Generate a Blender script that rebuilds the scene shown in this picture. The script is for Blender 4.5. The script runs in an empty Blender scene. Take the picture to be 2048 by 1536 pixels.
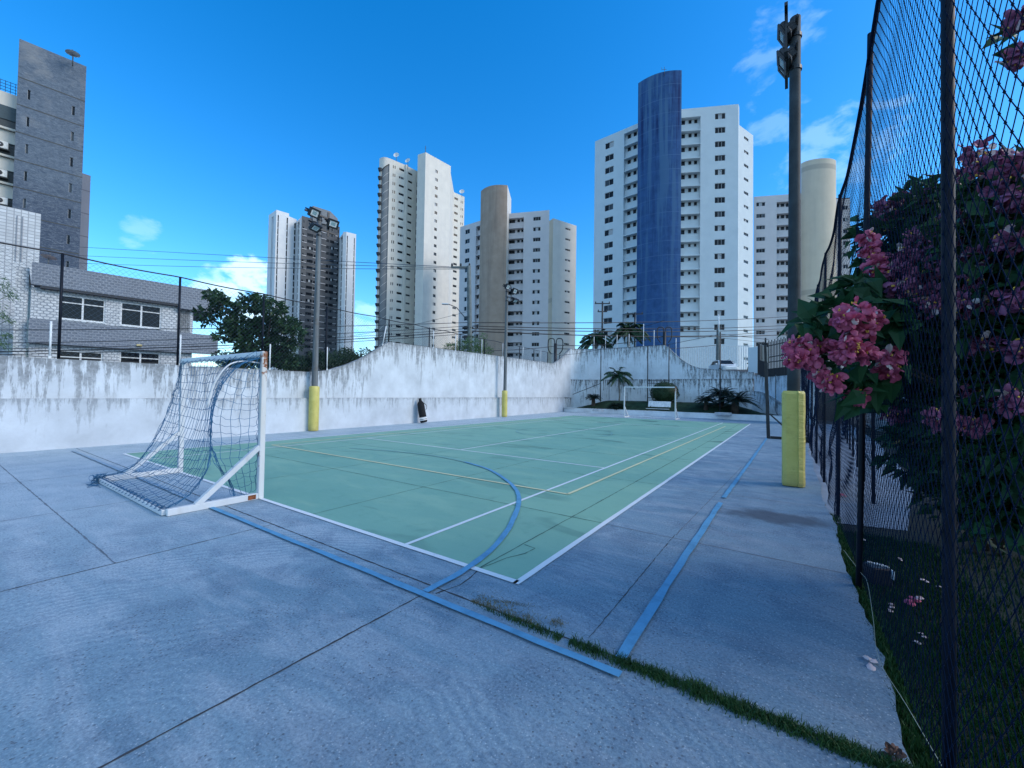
import bpy, math, random
from mathutils import Vector, Matrix
R = math.radians
rnd = random.Random(7)
S = bpy.context.scene
COL = S.collection

# ------------------------------------------------------------------ camera
CAM = Vector((7.3308, -2.8381, 1.5567)); F = 817.8
FW = Vector((-0.56220537, 0.82671391, 0.02166151))
RT = Vector((0.82699765, 0.56200996, 0.01482207))
UP = Vector((-7.963e-05, -0.02624707, 0.99965548))
cd = bpy.data.cameras.new('camera'); cam = bpy.data.objects.new('camera', cd); COL.objects.link(cam)
cd.sensor_fit = 'HORIZONTAL'; cd.sensor_width = 36; cd.lens = F / 2048 * 36
cd.clip_start = 0.05; cd.clip_end = 6000
mw = Matrix((RT, UP, -FW)).transposed().to_4x4(); mw.translation = CAM
cam.matrix_world = mw
S.camera = cam

# ------------------------------------------------------------------ light
SUN_AZ = 68      # degrees clockwise from +Y
SUN_EL = 33
S.view_settings.view_transform = 'Standard'; S.view_settings.look = 'None'
S.view_settings.gamma = 1; S.view_settings.exposure = 0.68
W = bpy.data.worlds.new('World'); S.world = W; W.use_nodes = True
def world():
    nt = W.node_tree; nt.nodes.clear(); N = nt.nodes.new; L = nt.links.new
    out = N('ShaderNodeOutputWorld'); bg = N('ShaderNodeBackground'); bg.inputs[1].default_value = 0.105
    sky = N('ShaderNodeTexSky'); sky.sky_type = 'NISHITA'; sky.sun_disc = False
    sky.sun_elevation = R(SUN_EL); sky.sun_rotation = R(SUN_AZ)
    sky.air_density = 1.0; sky.dust_density = 0.4; sky.ozone_density = 2.5
    hs = N('ShaderNodeHueSaturation'); hs.inputs['Saturation'].default_value = 1.3; hs.inputs['Value'].default_value = 1.62
    tint = N('ShaderNodeMix'); tint.data_type = 'RGBA'; tint.blend_type = 'MULTIPLY'; tint.inputs['Factor'].default_value = 1; tint.inputs['B'].default_value = (.86, .975, 1.10, 1)
    L(sky.outputs[0], tint.inputs['A']); L(tint.outputs['Result'], hs.inputs['Color'])
    tc = N('ShaderNodeTexCoord')
    # cumulus near the horizon, thin wisps higher, added fill cloud behind the viewer
    sep = N('ShaderNodeSeparateXYZ'); L(tc.outputs['Generated'], sep.inputs[0])
    def m(op, a, b=None, c=None):
        n = N('ShaderNodeMath'); n.operation = op
        for i, v in enumerate((a, b, c)):
            if v is None: continue
            if isinstance(v, (int, float)): n.inputs[i].default_value = v
            else: L(v, n.inputs[i])
        return n.outputs[0]
    def sstep(x, a, b):
        n = N('ShaderNodeMapRange'); n.interpolation_type = 'SMOOTHSTEP'
        L(x, n.inputs[0]); n.inputs[1].default_value = a; n.inputs[2].default_value = b
        return n.outputs[0]
    def blob(d, r0, r1):            # soft patch of sky about a direction
        vm = N('ShaderNodeVectorMath'); vm.operation = 'DOT_PRODUCT'; L(tc.outputs['Generated'], vm.inputs[0])
        vm.inputs[1].default_value = Vector(d).normalized()
        return sstep(vm.outputs['Value'], math.cos(r0), math.cos(r1))
    no = N('ShaderNodeTexNoise'); no.inputs['Scale'].default_value = 15; no.inputs['Detail'].default_value = 9
    no.inputs['Roughness'].default_value = 0.58; no.inputs['Distortion'].default_value = 0.25
    mp = N('ShaderNodeMapping'); mp.inputs['Scale'].default_value = (1, 1, 1.9); L(tc.outputs['Generated'], mp.inputs[0]); L(mp.outputs[0], no.inputs[0])
    cum = None
    for (px, py, r, thr, amp) in CLOUDS:
        d = ray(px, py)
        c = m('MULTIPLY', sstep(m('ADD', no.outputs[0], m('MULTIPLY', m('SUBTRACT', blob(d, r, 0), 1.), .55)), thr, thr + .2), amp)
        cum = c if cum is None else m('MAXIMUM', cum, c)
    # unseen bright cloud added behind and right of the viewer as fill light
    dot = N('ShaderNodeVectorMath'); dot.operation = 'DOT_PRODUCT'; L(tc.outputs['Generated'], dot.inputs[0])
    dot.inputs[1].default_value = (0.75, -0.62, 0.2)
    back = m('MULTIPLY', sstep(dot.outputs['Value'], -0.05, 0.5), sstep(no.outputs[0], 0.38, 0.60))
    back = m('MULTIPLY', back, 0.9)
    cl = m('MAXIMUM', cum, back)
    mx = N('ShaderNodeMix'); mx.data_type = 'RGBA'; L(cl, mx.inputs['Factor'])
    L(hs.outputs[0], mx.inputs['A']); mx.inputs['B'].default_value = (6.3, 8.5, 9.8, 1)
    L(mx.outputs['Result'], bg.inputs[0]); L(bg.outputs[0], out.inputs[0])
def ray(px, py):
    return FW + RT * ((px - 1024) / F) + UP * ((768 - py) / F)
CLOUDS = [(502, 580, .11, .29, .8), (440, 572, .07, .33, .6), (280, 465, .055, .37, .2), (720, 660, .12, .36, .35),
          (1690, 300, .15, .41, .22), (1640, 350, .13, .43, .15), (1560, 110, .12, .42, .14), (1545, 225, .1, .42, .16),
          (2000, 640, .3, .34, .5)]
world()
sd = bpy.data.lights.new('sun', 'SUN'); sun = bpy.data.objects.new('sun', sd); COL.objects.link(sun)
sd.energy = 1.45; sd.angle = R(28); sd.color = (1.0, 0.87, 0.72)
sdir = Vector((math.sin(R(SUN_AZ)) * math.cos(R(SUN_EL)), math.cos(R(SUN_AZ)) * math.cos(R(SUN_EL)), math.sin(R(SUN_EL))))
sun.rotation_euler = sdir.to_track_quat('Z', 'Y').to_euler()

# ------------------------------------------------------------------ measuring helpers (photo pixel -> metres)
def at_z(px, py, z):
    d = ray(px, py); return CAM + d * ((z - CAM.z) / d.z)
def at_d(px, py, depth):
    return CAM + ray(px, py) * depth
def on_plane(px, py, A, B):
    d = ray(px, py); n = Vector((-(B[1] - A[1]), B[0] - A[0], 0))
    t = (Vector((A[0], A[1], 0)) - CAM).dot(n) / d.dot(n)
    return CAM + d * t

# ------------------------------------------------------------------ object helpers
def tag(o, label=None, cat=None, group=None, kind=None):
    if label: o['label'] = label
    if cat: o['category'] = cat
    if group: o['group'] = group
    if kind: o['kind'] = kind
    return o
def empty(name, loc=(0, 0, 0), rz=0):
    o = bpy.data.objects.new(name, None); COL.objects.link(o); o.location = loc; o.rotation_euler = (0, 0, rz); o.empty_display_size = .2
    return o
def copy_tree(o, parent=None):
    c = o.copy(); COL.objects.link(c)
    if parent: c.parent = parent
    for ch in list(o.children): copy_tree(ch, c)
    return c
class MB:
    def __init__(s): s.v = []; s.f = []; s.m = []; s.uv = []; s.hasuv = False; s.sm = []
    def face(s, pts, mi=0, uv=None, smooth=False):
        b = len(s.v); s.v += [tuple(p) for p in pts]; s.f.append(tuple(range(b, b + len(pts)))); s.m.append(mi)
        s.uv.append(uv); s.sm.append(smooth)
        if uv: s.hasuv = True
    def mesh(s, verts, faces, mi=0, smooth=False):
        b = len(s.v); s.v += [tuple(p) for p in verts]
        for f in faces: s.f.append(tuple(b + i for i in f)); s.m.append(mi); s.uv.append(None); s.sm.append(smooth)
    def box(s, c, size, mi=0, rz=0, rx=0, ry=0, bev=0):
        hx, hy, hz = [k / 2 for k in size]
        M = Matrix.Translation(Vector(c)) @ Matrix.Rotation(rz, 4, 'Z') @ Matrix.Rotation(ry, 4, 'Y') @ Matrix.Rotation(rx, 4, 'X')
        if bev <= 0:
            vs = [M @ Vector((x, y, z)) for z in (-hz, hz) for (x, y) in ((-hx, -hy), (hx, -hy), (hx, hy), (-hx, hy))]
            s.mesh(vs, [(0, 3, 2, 1), (4, 5, 6, 7), (0, 1, 5, 4), (1, 2, 6, 5), (2, 3, 7, 6), (3, 0, 4, 7)], mi)
        else:
            b = min(bev, hx * .9, hy * .9, hz * .9)
            def ring(ix, iy): return [(-hx + ix, -hy), (hx - ix, -hy), (hx, -hy + iy), (hx, hy - iy), (hx - ix, hy), (-hx + ix, hy), (-hx, hy - iy), (-hx, -hy + iy)]
            o = ring(b, b); i_ = [(x * (hx - b) / hx, y * (hy - b) / hy) for x, y in o]
            vs = [M @ Vector((x, y, -hz)) for x, y in i_] + [M @ Vector((x, y, -hz + b)) for x, y in o] + [M @ Vector((x, y, hz - b)) for x, y in o] + [M @ Vector((x, y, hz)) for x, y in i_]
            fs = [tuple(range(7, -1, -1)), tuple(range(24, 32))]
            for k in range(3):
                for j in range(8): fs.append((k * 8 + j, k * 8 + (j + 1) % 8, k * 8 + 8 + (j + 1) % 8, k * 8 + 8 + j))
            s.mesh(vs, fs, mi)
    def tube(s, pts, r, n=6, mi=0, cap=True, smooth=True, ref=None):
        pts = [Vector(p) for p in pts]; k = len(pts)
        if not isinstance(r, (list, tuple)): r = [r] * k
        vs = []; fs = []
        up = Vector(ref) if ref else None
        for i, p in enumerate(pts):
            t = (pts[min(i + 1, k - 1)] - pts[max(i - 1, 0)])
            if t.length < 1e-9: t = Vector((0, 0, 1))
            t.normalize()
            if up is None: up = Vector((0, 0, 1)) if abs(t.z) < .9 else Vector((1, 0, 0))
            a = t.cross(up)
            if a.length < 1e-4: a = t.cross(Vector((0.3, 0.9, .2)))
            a.normalize(); b = a.cross(t); up = b
            for j in range(n):
                an = 2 * math.pi * (j + .5) / n
                vs.append(p + (a * math.cos(an) + b * math.sin(an)) * r[i])
        for i in range(k - 1):
            for j in range(n):
                fs.append((i * n + j, i * n + (j + 1) % n, (i + 1) * n + (j + 1) % n, (i + 1) * n + j))
        if cap and n > 2: fs.append(tuple(range(n - 1, -1, -1))); fs.append(tuple(range((k - 1) * n, k * n)))
        s.mesh(vs, fs, mi, smooth)
    def bar(s, a, b, w, mi=0):       # square tube between two points
        s.tube([a, b], w * .7071, 4, mi, True, False)
    def prism(s, poly, z0, z1, mi=0, top=None):
        n = len(poly)
        for i in range(n):
            a, b = poly[i], poly[(i + 1) % n]
            s.face([(a[0], a[1], z0), (b[0], b[1], z0), (b[0], b[1], z1), (a[0], a[1], z1)], mi)
        s.face([(p[0], p[1], z1) for p in poly], mi if top is None else top)
        s.face([(p[0], p[1], z0) for p in reversed(poly)], mi)
    def data(s, name, mats):
        me = bpy.data.meshes.new(name); me.from_pydata(s.v, [], s.f)
        if not isinstance(mats, (list, tuple)): mats = [mats]
        for m_ in mats: me.materials.append(m_)
        me.polygons.foreach_set('material_index', s.m); me.polygons.foreach_set('use_smooth', s.sm)
        if s.hasuv:
            u = me.uv_layers.new(name='UVMap'); k = 0
            for i, f in enumerate(s.f):
                for j in range(len(f)):
                    if s.uv[i]: u.data[k].uv = s.uv[i][j]
                    k += 1
        me.update(); return me
    def build(s, name, mats, parent=None, loc=None):
        o = bpy.data.objects.new(name, s.data(name, mats)); COL.objects.link(o)
        if parent:
            o.parent = parent
            # mesh written in world metres under an empty without rotation: undo its offset
            if loc is None: o.location = -Vector(parent.location)
        if loc is not None: o.location = loc
        return o

# ------------------------------------------------------------------ materials
class NT:
    def __init__(s, name):
        s.m = bpy.data.materials.new(name); s.m.use_nodes = True; s.t = s.m.node_tree; s.b = s.t.nodes['Principled BSDF']
    def n(s, ty, **kw):
        x = s.t.nodes.new(ty)
        for k, v in kw.items():
            if hasattr(x, k): setattr(x, k, v)
            else: s.set(x, k, v)
        return x
    def set(s, x, k, v):
        k = k.replace('_', ' ') if isinstance(k, str) and k.replace('_', ' ') in x.inputs else k
        if hasattr(v, 'is_output') or isinstance(v, bpy.types.NodeSocket): s.t.links.new(v, x.inputs[k])
        else: x.inputs[k].default_value = v
    def ln(s, a, b): s.t.links.new(a, b)
    def obj(s): return s.n('ShaderNodeTexCoord').outputs['Object']
    def pos(s): return s.n('ShaderNodeNewGeometry').outputs['Position']
    def uv(s): return s.n('ShaderNodeTexCoord').outputs['UV']
    def map(s, v, sc=(1, 1, 1), lo=(0, 0, 0), rot=(0, 0, 0)):
        x = s.n('ShaderNodeMapping'); s.ln(v, x.inputs[0]); x.inputs['Scale'].default_value = sc; x.inputs['Location'].default_value = lo; x.inputs['Rotation'].default_value = rot
        return x.outputs[0]
    def noise(s, v, sc, det=4, ro=.55, dist=0):
        x = s.n('ShaderNodeTexNoise'); s.ln(v, x.inputs[0]); x.inputs['Scale'].default_value = sc; x.inputs['Detail'].default_value = det
        x.inputs['Roughness'].default_value = ro; x.inputs['Distortion'].default_value = dist; return x.outputs[0]
    def vor(s, v, sc, feat='F1', out='Distance'):
        x = s.n('ShaderNodeTexVoronoi'); x.feature = feat; s.ln(v, x.inputs[0]); x.inputs['Scale'].default_value = sc; return x.outputs[out]
    def rng(s, v, a, b, c=0., d=1., smooth=False):
        x = s.n('ShaderNodeMapRange'); s.ln(v, x.inputs[0])
        if smooth: x.interpolation_type = 'SMOOTHSTEP'
        for i, k in enumerate((a, b, c, d)): x.inputs[i + 1].default_value = k
        return x.outputs[0]
    def ma(s, op, a, b=None):
        x = s.n('ShaderNodeMath'); x.operation = op
        for i, v in enumerate((a, b)):
            if v is None: continue
            if isinstance(v, (int, float)): x.inputs[i].default_value = v
            else: s.ln(v, x.inputs[i])
        return x.outputs[0]
    def sep(s, v):
        x = s.n('ShaderNodeSeparateXYZ'); s.ln(v, x.inputs[0]); return x.outputs
    def mix(s, f, a, b, mode='MIX'):
        x = s.n('ShaderNodeMix'); x.data_type = 'RGBA'; x.blend_type = mode
        for k, v in (('Factor', f), ('A', a), ('B', b)):
            if isinstance(v, (int, float)): x.inputs[k].default_value = v
            elif isinstance(v, (tuple, list)): x.inputs[k].default_value = (*v, 1) if len(v) == 3 else v
            else: s.ln(v, x.inputs[k])
        return x.outputs['Result']
    def bump(s, h, st=.3, dist=.01):
        x = s.n('ShaderNodeBump'); s.ln(h, x.inputs['Height']); x.inputs['Strength'].default_value = st; x.inputs['Distance'].default_value = dist
        s.ln(x.outputs[0], s.b.inputs['Normal'])
    def fin(s, col, rough=.6, metal=0, spec=.5):
        for k, v in (('Base Color', col), ('Roughness', rough)):
            if isinstance(v, (int, float)): s.b.inputs[k].default_value = v
            elif isinstance(v, tuple): s.b.inputs[k].default_value = (*v, 1)
            else: s.ln(v, s.b.inputs[k])
        s.b.inputs['Metallic'].default_value = metal; s.b.inputs['Specular IOR Level'].default_value = spec
        return s.m
def mat_plain(name, c, rough=.6, metal=0, var=.18, sc=6, spec=.5, bump=0):
    t = NT(name); p = t.obj(); n = t.noise(p, sc, 5)
    lo = tuple(k * (1 - var) for k in c); hi = tuple(min(1, k * (1 + var)) for k in c)
    col = t.mix(t.rng(n, .3, .7), lo, hi)
    if bump: t.bump(t.noise(p, sc * 12, 3), bump, .004)
    return t.fin(col, rough, metal, spec)
M = {}
def concrete():
    t = NT('broomed_concrete'); p = t.pos()
    big = t.noise(p, .45, 6, .62); mid = t.noise(p, 2.6, 6, .6, .5)
    # streaks where rain dries across the falls
    st = t.noise(t.map(p, (.55, 2.6, 1), rot=(0, 0, R(12))), 1.6, 6, .6, .6)
    c = t.mix(t.rng(big, .32, .68), (.135, .228, .300), (.285, .392, .462))
    c = t.mix(t.ma('MULTIPLY', t.rng(st, .46, .62), .48), c, (.46, .51, .56))
    c = t.mix(t.ma('MULTIPLY', t.rng(mid, .48, .62), .5), c, (.125, .195, .270))
    # fence-side shade and vignette painted into the colour, towards the near right
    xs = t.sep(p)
    shade_band = t.ma('MULTIPLY', t.rng(t.ma('ADD', t.ma('SUBTRACT', xs[0], t.ma('MULTIPLY', xs[1], .12)), t.ma('MULTIPLY', st, 3.)), 6.0, 9.8, smooth=True), .55)
    c = t.mix(shade_band, c, (.078, .132, .198))
    # left far slabs are paler
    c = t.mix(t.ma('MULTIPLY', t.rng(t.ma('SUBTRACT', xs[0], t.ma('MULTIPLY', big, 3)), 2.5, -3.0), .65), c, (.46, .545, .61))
    # broom arcs
    w = t.n('ShaderNodeTexWave'); w.wave_type = 'RINGS'; w.rings_direction = 'Z'
    t.ln(t.map(p, (1, 1, 0), (-5.4, 2.9, 0)), w.inputs[0]); w.inputs['Scale'].default_value = 4.2; w.inputs['Distortion'].default_value = 14; w.inputs['Detail'].default_value = 5; w.inputs['Detail Scale'].default_value = .45; w.inputs['Detail Roughness'].default_value = .72
    arcm = t.rng(t.noise(p, .9, 3), .46, .62)
    c = t.mix(t.ma('MULTIPLY', t.ma('MULTIPLY', w.outputs['Fac'], arcm), .42), c, (.10, .175, .255))
    # exposed grit
    g1 = t.vor(p, 34); g2 = t.vor(p, 46); grm = t.rng(t.noise(p, 1.3, 4), .35, .62)
    c = t.mix(t.ma('MULTIPLY', t.rng(g1, .28, .14), t.ma('MULTIPLY', grm, .8)), c, (.075, .09, .12))
    c = t.mix(t.ma('MULTIPLY', t.rng(g2, .22, .10), .5), c, (.56, .60, .64))
    f = t.noise(p, 60, 5, .85); c = t.mix(t.rng(f, .40, .60), t.mix(1, c, (.62, .66, .70), 'MULTIPLY'), t.mix(1, c, (1.08, 1.08, 1.08), 'MULTIPLY'))
    pit = t.rng(t.vor(p, 15), .10, .05); c = t.mix(t.ma('MULTIPLY', pit, .85), c, (.05, .06, .075))
    # old water stain by the padded pole
    v = t.map(p, (.72, 1.35, 0), (-5.18, -4.72, 0)); ln_ = t.n('ShaderNodeVectorMath'); ln_.operation = 'LENGTH'; t.ln(v, ln_.inputs[0])
    stain = t.rng(t.ma('ADD', ln_.outputs['Value'], t.ma('MULTIPLY', t.noise(p, 3.5, 6, .65), .8)), 1.0, .62, smooth=True)
    c = t.mix(t.ma('MULTIPLY', stain, .85), c, (.05, .062, .085))
    h = t.ma('ADD', t.ma('MULTIPLY', f, .6), t.ma('ADD', t.ma('MULTIPLY', t.noise(t.map(p, (14, 90, 1), rot=(0, 0, R(14))), 1, 3), .8), g1))
    t.bump(h, .42, .006)
    return t.fin(c, t.rng(mid, .3, .7, .62, .85), 0, .35)
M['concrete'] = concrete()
def court():
    t = NT('green_court_paint'); p = t.pos()
    a = t.noise(p, .5, 5, .6); b = t.noise(t.map(p, (.5, 1.6, 1), rot=(0, 0, R(10))), 1.3, 6, .62, .5); xs = t.sep(p)
    c = t.mix(t.rng(a, .3, .7), (.140, .325, .262), (.190, .385, .298))
    c = t.mix(t.ma('MULTIPLY', t.rng(b, .50, .64), .5), c, (.27, .45, .34))
    c = t.mix(t.ma('MULTIPLY', t.rng(xs[0], 2.8, 5.2), .6), c, (.245, .435, .31))
    # ponding marks: dark edged patches, denser at the far end
    d = t.noise(t.map(p, (.34, .9, 1)), 1.25, 3, .5, .6)
    far = t.rng(t.ma('ADD', xs[1], t.ma('MULTIPLY', xs[0], 1.3)), 6, 24, .25, 1.)
    ring = t.ma('MULTIPLY', t.rng(d, .60, .635), t.rng(d, .74, .66))
    c = t.mix(t.ma('MULTIPLY', t.ma('MULTIPLY', ring, far), .9), c, (.035, .115, .095))
    m2 = t.rng(t.noise(p, 3.2, 6, .7, .3), .56, .74); c = t.mix(t.ma('MULTIPLY', m2, .3), c, (.060, .175, .140))
    f = t.noise(p, 140, 3, .7); c = t.mix(t.ma('MULTIPLY', t.rng(f, .35, .65), .3), c, t.mix(1, c, (.72, .75, .75), 'MULTIPLY'))
    t.bump(t.ma('ADD', f, t.noise(t.map(p, (14, 90, 1), rot=(0, 0, R(14))), 1, 3)), .25, .004)
    return t.fin(c, t.rng(b, .3, .7, .5, .75), 0, .4)
M['court'] = court()
def line_paint(name, c, wear=.35, thr=.56):
    t = NT(name); p = t.pos(); n = t.noise(p, 5, 6, .7); f = t.noise(p, 90, 3, .7)
    col = t.mix(t.ma('MULTIPLY', t.rng(n, thr, thr + .2), wear), c, tuple(k * .55 for k in c))
    col = t.mix(t.ma('MULTIPLY', t.rng(f, .5, .75), .35), col, tuple(k * .6 for k in c))
    t.bump(f, .2, .003)
    return t.fin(col, .6, 0, .35)
M['white_line'] = line_paint('white_line_paint', (.66, .70, .74))
M['yellow_line'] = line_paint('yellow_line_paint', (.66, .62, .38), .5)
M['blue_line'] = line_paint('blue_line_paint', (.100, .30, .49), .6, .46)
M['blue_line_worn'] = line_paint('worn_blue_line_paint', (.165, .355, .36), .5, .45)
M['blue_line_faint'] = line_paint('faint_blue_line_paint', (.25, .36, .47), .5, .40)
M['joint'] = mat_plain('joint_dirt', (.035, .04, .05), .9)
M['joint_faint'] = mat_plain('joint_faint', (.12, .15, .19), .9)
M['court_joint'] = mat_plain('court_joint', (.05, .125, .10), .9, var=.3)
def wall_paint(name, dirt=.8, length=.9, base=(.60, .635, .68), dens=.5):
    t = NT(name); uv = t.uv(); p = t.pos(); s = t.sep(uv)
    c = t.mix(t.rng(t.noise(p, 1.1, 6, .6), .3, .7), tuple(k * .78 for k in base), tuple(min(.85, k * 1.08) for k in base))
    fine = t.noise(p, 22, 5, .7); c = t.mix(t.ma('MULTIPLY', t.rng(fine, .45, .75), .22), c, (.42, .45, .49))
    # runs of black mould from the coping: their length changes along the wall
    stv = t.n('ShaderNodeCombineXYZ'); t.ln(s[0], stv.inputs[0]); t.ln(t.ma('MULTIPLY', s[1], .12), stv.inputs[1])
    n1 = t.noise(stv.outputs[0], 6.5, 6, .75); n2 = t.noise(stv.outputs[0], 1.1, 3, .6); n3 = t.noise(p, 9, 5, .7)
    reach = t.ma('MULTIPLY', t.rng(n2, .3, .68, .25, 1.6), length); vr = t.ma('DIVIDE', s[1], reach)
    m = t.ma('MULTIPLY', t.rng(t.ma('SUBTRACT', n1, t.ma('MULTIPLY', vr, .10)), dens - .02, dens + .05), t.ma('MULTIPLY', t.rng(vr, 2., .3), t.rng(n3, .25, .6, .35, 1.)))
    cap = t.ma('MULTIPLY', t.rng(s[1], .16, .0), t.rng(t.noise(p, 4, 5, .7), .42, .62))
    m = t.ma('MINIMUM', t.ma('ADD', m, t.ma('MULTIPLY', cap, .7)), 1.)
    c = t.mix(t.ma('MULTIPLY', m, dirt), c, (.075, .083, .088))
    # patches of flaked paint
    fl = t.rng(t.noise(p, 6.5, 7, .72, .4), .63, .69); c = t.mix(t.ma('MULTIPLY', fl, .35), c, (.38, .40, .42))
    t.bump(t.ma('ADD', fine, t.noise(p, 5, 5, .6)), .25, .012)
    return t.fin(c, .82, 0, .25)
M['wall'] = wall_paint('mouldy_white_paint', .72, 1.05, (.55, .595, .65), dens=.44)
M['wall_low'] = wall_paint('white_wall_paint', .5, .6, (.52, .565, .62), dens=.48)
M['wall_back'] = wall_paint('shaded_white_paint', .85, 1.5, (.65, .71, .77), dens=.46)
M['wall_garden'] = wall_paint('damp_white_paint', .95, 1.6, (.68, .74, .80), dens=.47)
M['coping'] = mat_plain('mossy_coping', (.24, .26, .27), .9, var=.5, sc=3)
M['kerb'] = wall_paint('kerb_paint', .35, .2, (.72, .76, .80), dens=.62)
M['steel'] = mat_plain('galvanised_grey_paint', (.085, .095, .105), .5, .3, .35, 2)
def pole_mat():
    t = NT('weathered_pole'); p = t.obj(); n = t.noise(t.map(p, (8, 8, .5)), 1.2, 6, .65); q = t.noise(p, 3, 6, .65)
    c = t.mix(t.rng(n, .35, .65), (.075, .085, .095), (.17, .185, .195)); c = t.mix(t.ma('MULTIPLY', t.rng(q, .55, .68), .5), c, (.10, .075, .05))
    t.bump(q, .15, .01); return t.fin(c, .62, .15, .4)
M['pole'] = pole_mat()
M['pole_dark'] = mat_plain('dark_weathered_pole', (.030, .038, .044), .7, 0, .55, 2.5, .3, .4)
M['dark_metal'] = mat_plain('black_painted_metal', (.014, .017, .022), .45, .2, .4, 4)
M['navy_metal'] = mat_plain('navy_painted_steel', (.003, .006, .014), .55, .0, .5, 5, .2)
M['net_navy'] = mat_plain('navy_twine', (.002, .009, .028), .9, 0, .3, 8, .08)
M['goal_net'] = mat_plain('blue_goal_twine', (.018, .11, .23), .75, 0, .35, 5)
def goal_white():
    t = NT('chipped_white_enamel'); p = t.obj(); n = t.noise(p, 4.5, 7, .65); xs = t.sep(p)
    c = t.mix(t.rng(t.noise(p, 2.2, 5), .35, .7), (.53, .565, .60), (.64, .665, .69))
    c = t.mix(t.ma('MULTIPLY', t.rng(t.noise(t.map(p, (9, 9, 1.5)), 1, 6, .7), .52, .72), .35), c, (.42, .40, .36))
    c = t.mix(t.rng(n, .70, .725), c, (.13, .04, .015)); t.bump(n, .12, .01)
    return t.fin(c, .5, 0, .5)
M['goal_white'] = goal_white()
def rusty():
    t = NT('rust_bitten_enamel'); p = t.obj(); n = t.noise(p, 9, 7, .7); xs = t.sep(p)
    top = t.rng(t.ma('ADD', xs[2], t.ma('MULTIPLY', n, .6)), 1.85, 2.30); bot = t.rng(t.ma('ADD', xs[2], t.ma('MULTIPLY', n, .3)), .24, .12)
    r = t.rng(t.ma('ADD', n, t.ma('MULTIPLY', t.ma('MAXIMUM', top, bot), .22)), .62, .72)
    c = t.mix(t.ma('MULTIPLY', t.rng(t.noise(t.map(p, (6, 6, 1)), 1.5, 5), .4, .7), t.rng(xs[2], .6, 2.1, .12, .75)), (.62, .64, .65), (.42, .34, .23))
    c = t.mix(r, c, t.mix(n, (.10, .028, .01), (.30, .10, .03))); t.bump(n, .2, .01)
    return t.fin(c, .6, 0, .4)
M['rusty'] = rusty()
M['rust'] = mat_plain('rust', (.20, .06, .02), .85, 0, .6, 20)
M['lens'] = mat_plain('floodlight_lens', (.50, .56, .60), .15, 0, .1, 3, .6)
M['lens_core'] = mat_plain('floodlight_reflector', (.25, .38, .42), .2, .3, .1, 3)
def yellow_pad(name, fold):
    t = NT(name); p = t.obj(); n = t.noise(p, 3, 5, .6); w = t.noise(t.map(p, (5, 5, 22)), 1, 4, .6, .6)
    c = t.mix(t.rng(n, .3, .7), (.50, .425, .105), (.58, .505, .15)); c = t.mix(t.ma('MULTIPLY', t.rng(t.noise(p, 7, 7, .75), .52, .72), .5), c, (.33, .26, .07)); xs = t.sep(t.pos()); c = t.mix(t.ma('MULTIPLY', t.rng(t.ma('ADD', xs[2], t.ma('MULTIPLY', n, .5)), .55, .2), .5), c, (.20, .17, .08))
    t.bump(t.ma('ADD', w, t.ma('MULTIPLY', t.noise(p, 30, 3), .15)), fold, .03); return t.fin(c, .48, 0, .45)
M['pad'] = yellow_pad('yellow_vinyl_pad', .25); M['pad_fold'] = yellow_pad('creased_yellow_vinyl', .9)
M['black_cloth'] = mat_plain('black_canvas', (.010, .011, .014), .85, 0, .4, 10, .3, .4)
M['white_vinyl'] = mat_plain('white_vinyl', (.68, .70, .72), .5)
M['white_paint'] = mat_plain('white_painted_rod', (.62, .65, .68), .5)
M['grey_pvc'] = mat_plain('grey_pipe', (.10, .115, .13), .5)
M['cable'] = mat_plain('black_cable', (.012, .014, .018), .6)
M['thin_cable'] = mat_plain('blue_grey_cable', (.045, .075, .12), .6)
M['conc_pole'] = mat_plain('utility_pole_concrete', (.125, .15, .155), .8, 0, .25, 3, .3, .2)
def foliage(name, a, b, spec=.35, trans=.25, sc=2.2):
    t = NT(name); p = t.pos(); n = t.noise(p, sc, 3, .6); o = t.n('ShaderNodeNewGeometry').outputs['Random Per Island']
    c = t.mix(t.ma('ADD', t.ma('MULTIPLY', t.rng(n, .3, .7), .6), t.ma('MULTIPLY', o, .4)), a, b)
    t.b.inputs['Transmission Weight'].default_value = 0
    t.fin(c, .5, 0, spec)
    tr = t.n('ShaderNodeBsdfTranslucent'); t.ln(c, tr.inputs[0]); mx = t.n('ShaderNodeMixShader'); mx.inputs[0].default_value = trans
    t.ln(t.b.outputs[0], mx.inputs[1]); t.ln(tr.outputs[0], mx.inputs[2]); t.ln(mx.outputs[0], t.t.nodes['Material Output'].inputs[0])
    return t.m
M['leaf_dark'] = foliage('almond_leaf', (.012, .036, .018), (.036, .095, .030))
M['leaf_hedge'] = foliage('hedge_leaf', (.010, .030, .018), (.030, .075, .028))
M['leaf_light'] = foliage('pale_leaf', (.055, .125, .03), (.12, .22, .05))
M['leaf_bamboo'] = foliage('bamboo_leaf', (.05, .11, .05), (.12, .20, .10))
M['leaf_palm'] = foliage('palm_leaf', (.012, .042, .026), (.038, .092, .042))
M['leaf_cycad'] = foliage('cycad_leaf', (.008, .020, .018), (.020, .045, .032))
M['leaf_ball'] = foliage('clipped_leaf', (.012, .034, .016), (.032, .075, .028))
M['leaf_bush'] = foliage('shrub_leaf', (.006, .026, .012), (.026, .090, .034), .18, .18)
M['leaf_low'] = foliage('low_hedge_leaf', (.004, .017, .008), (.020, .055, .020), .12, .12)
M['petal'] = foliage('pink_petal', (.40, .045, .105), (.62, .165, .30), .3, .22, 14)
M['petal_shaded'] = foliage('shaded_mauve_petal', (.16, .034, .088), (.34, .12, .23), .3, .2, 14)  # same petals, colour darkened and dulled for the shade behind the netting
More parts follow.
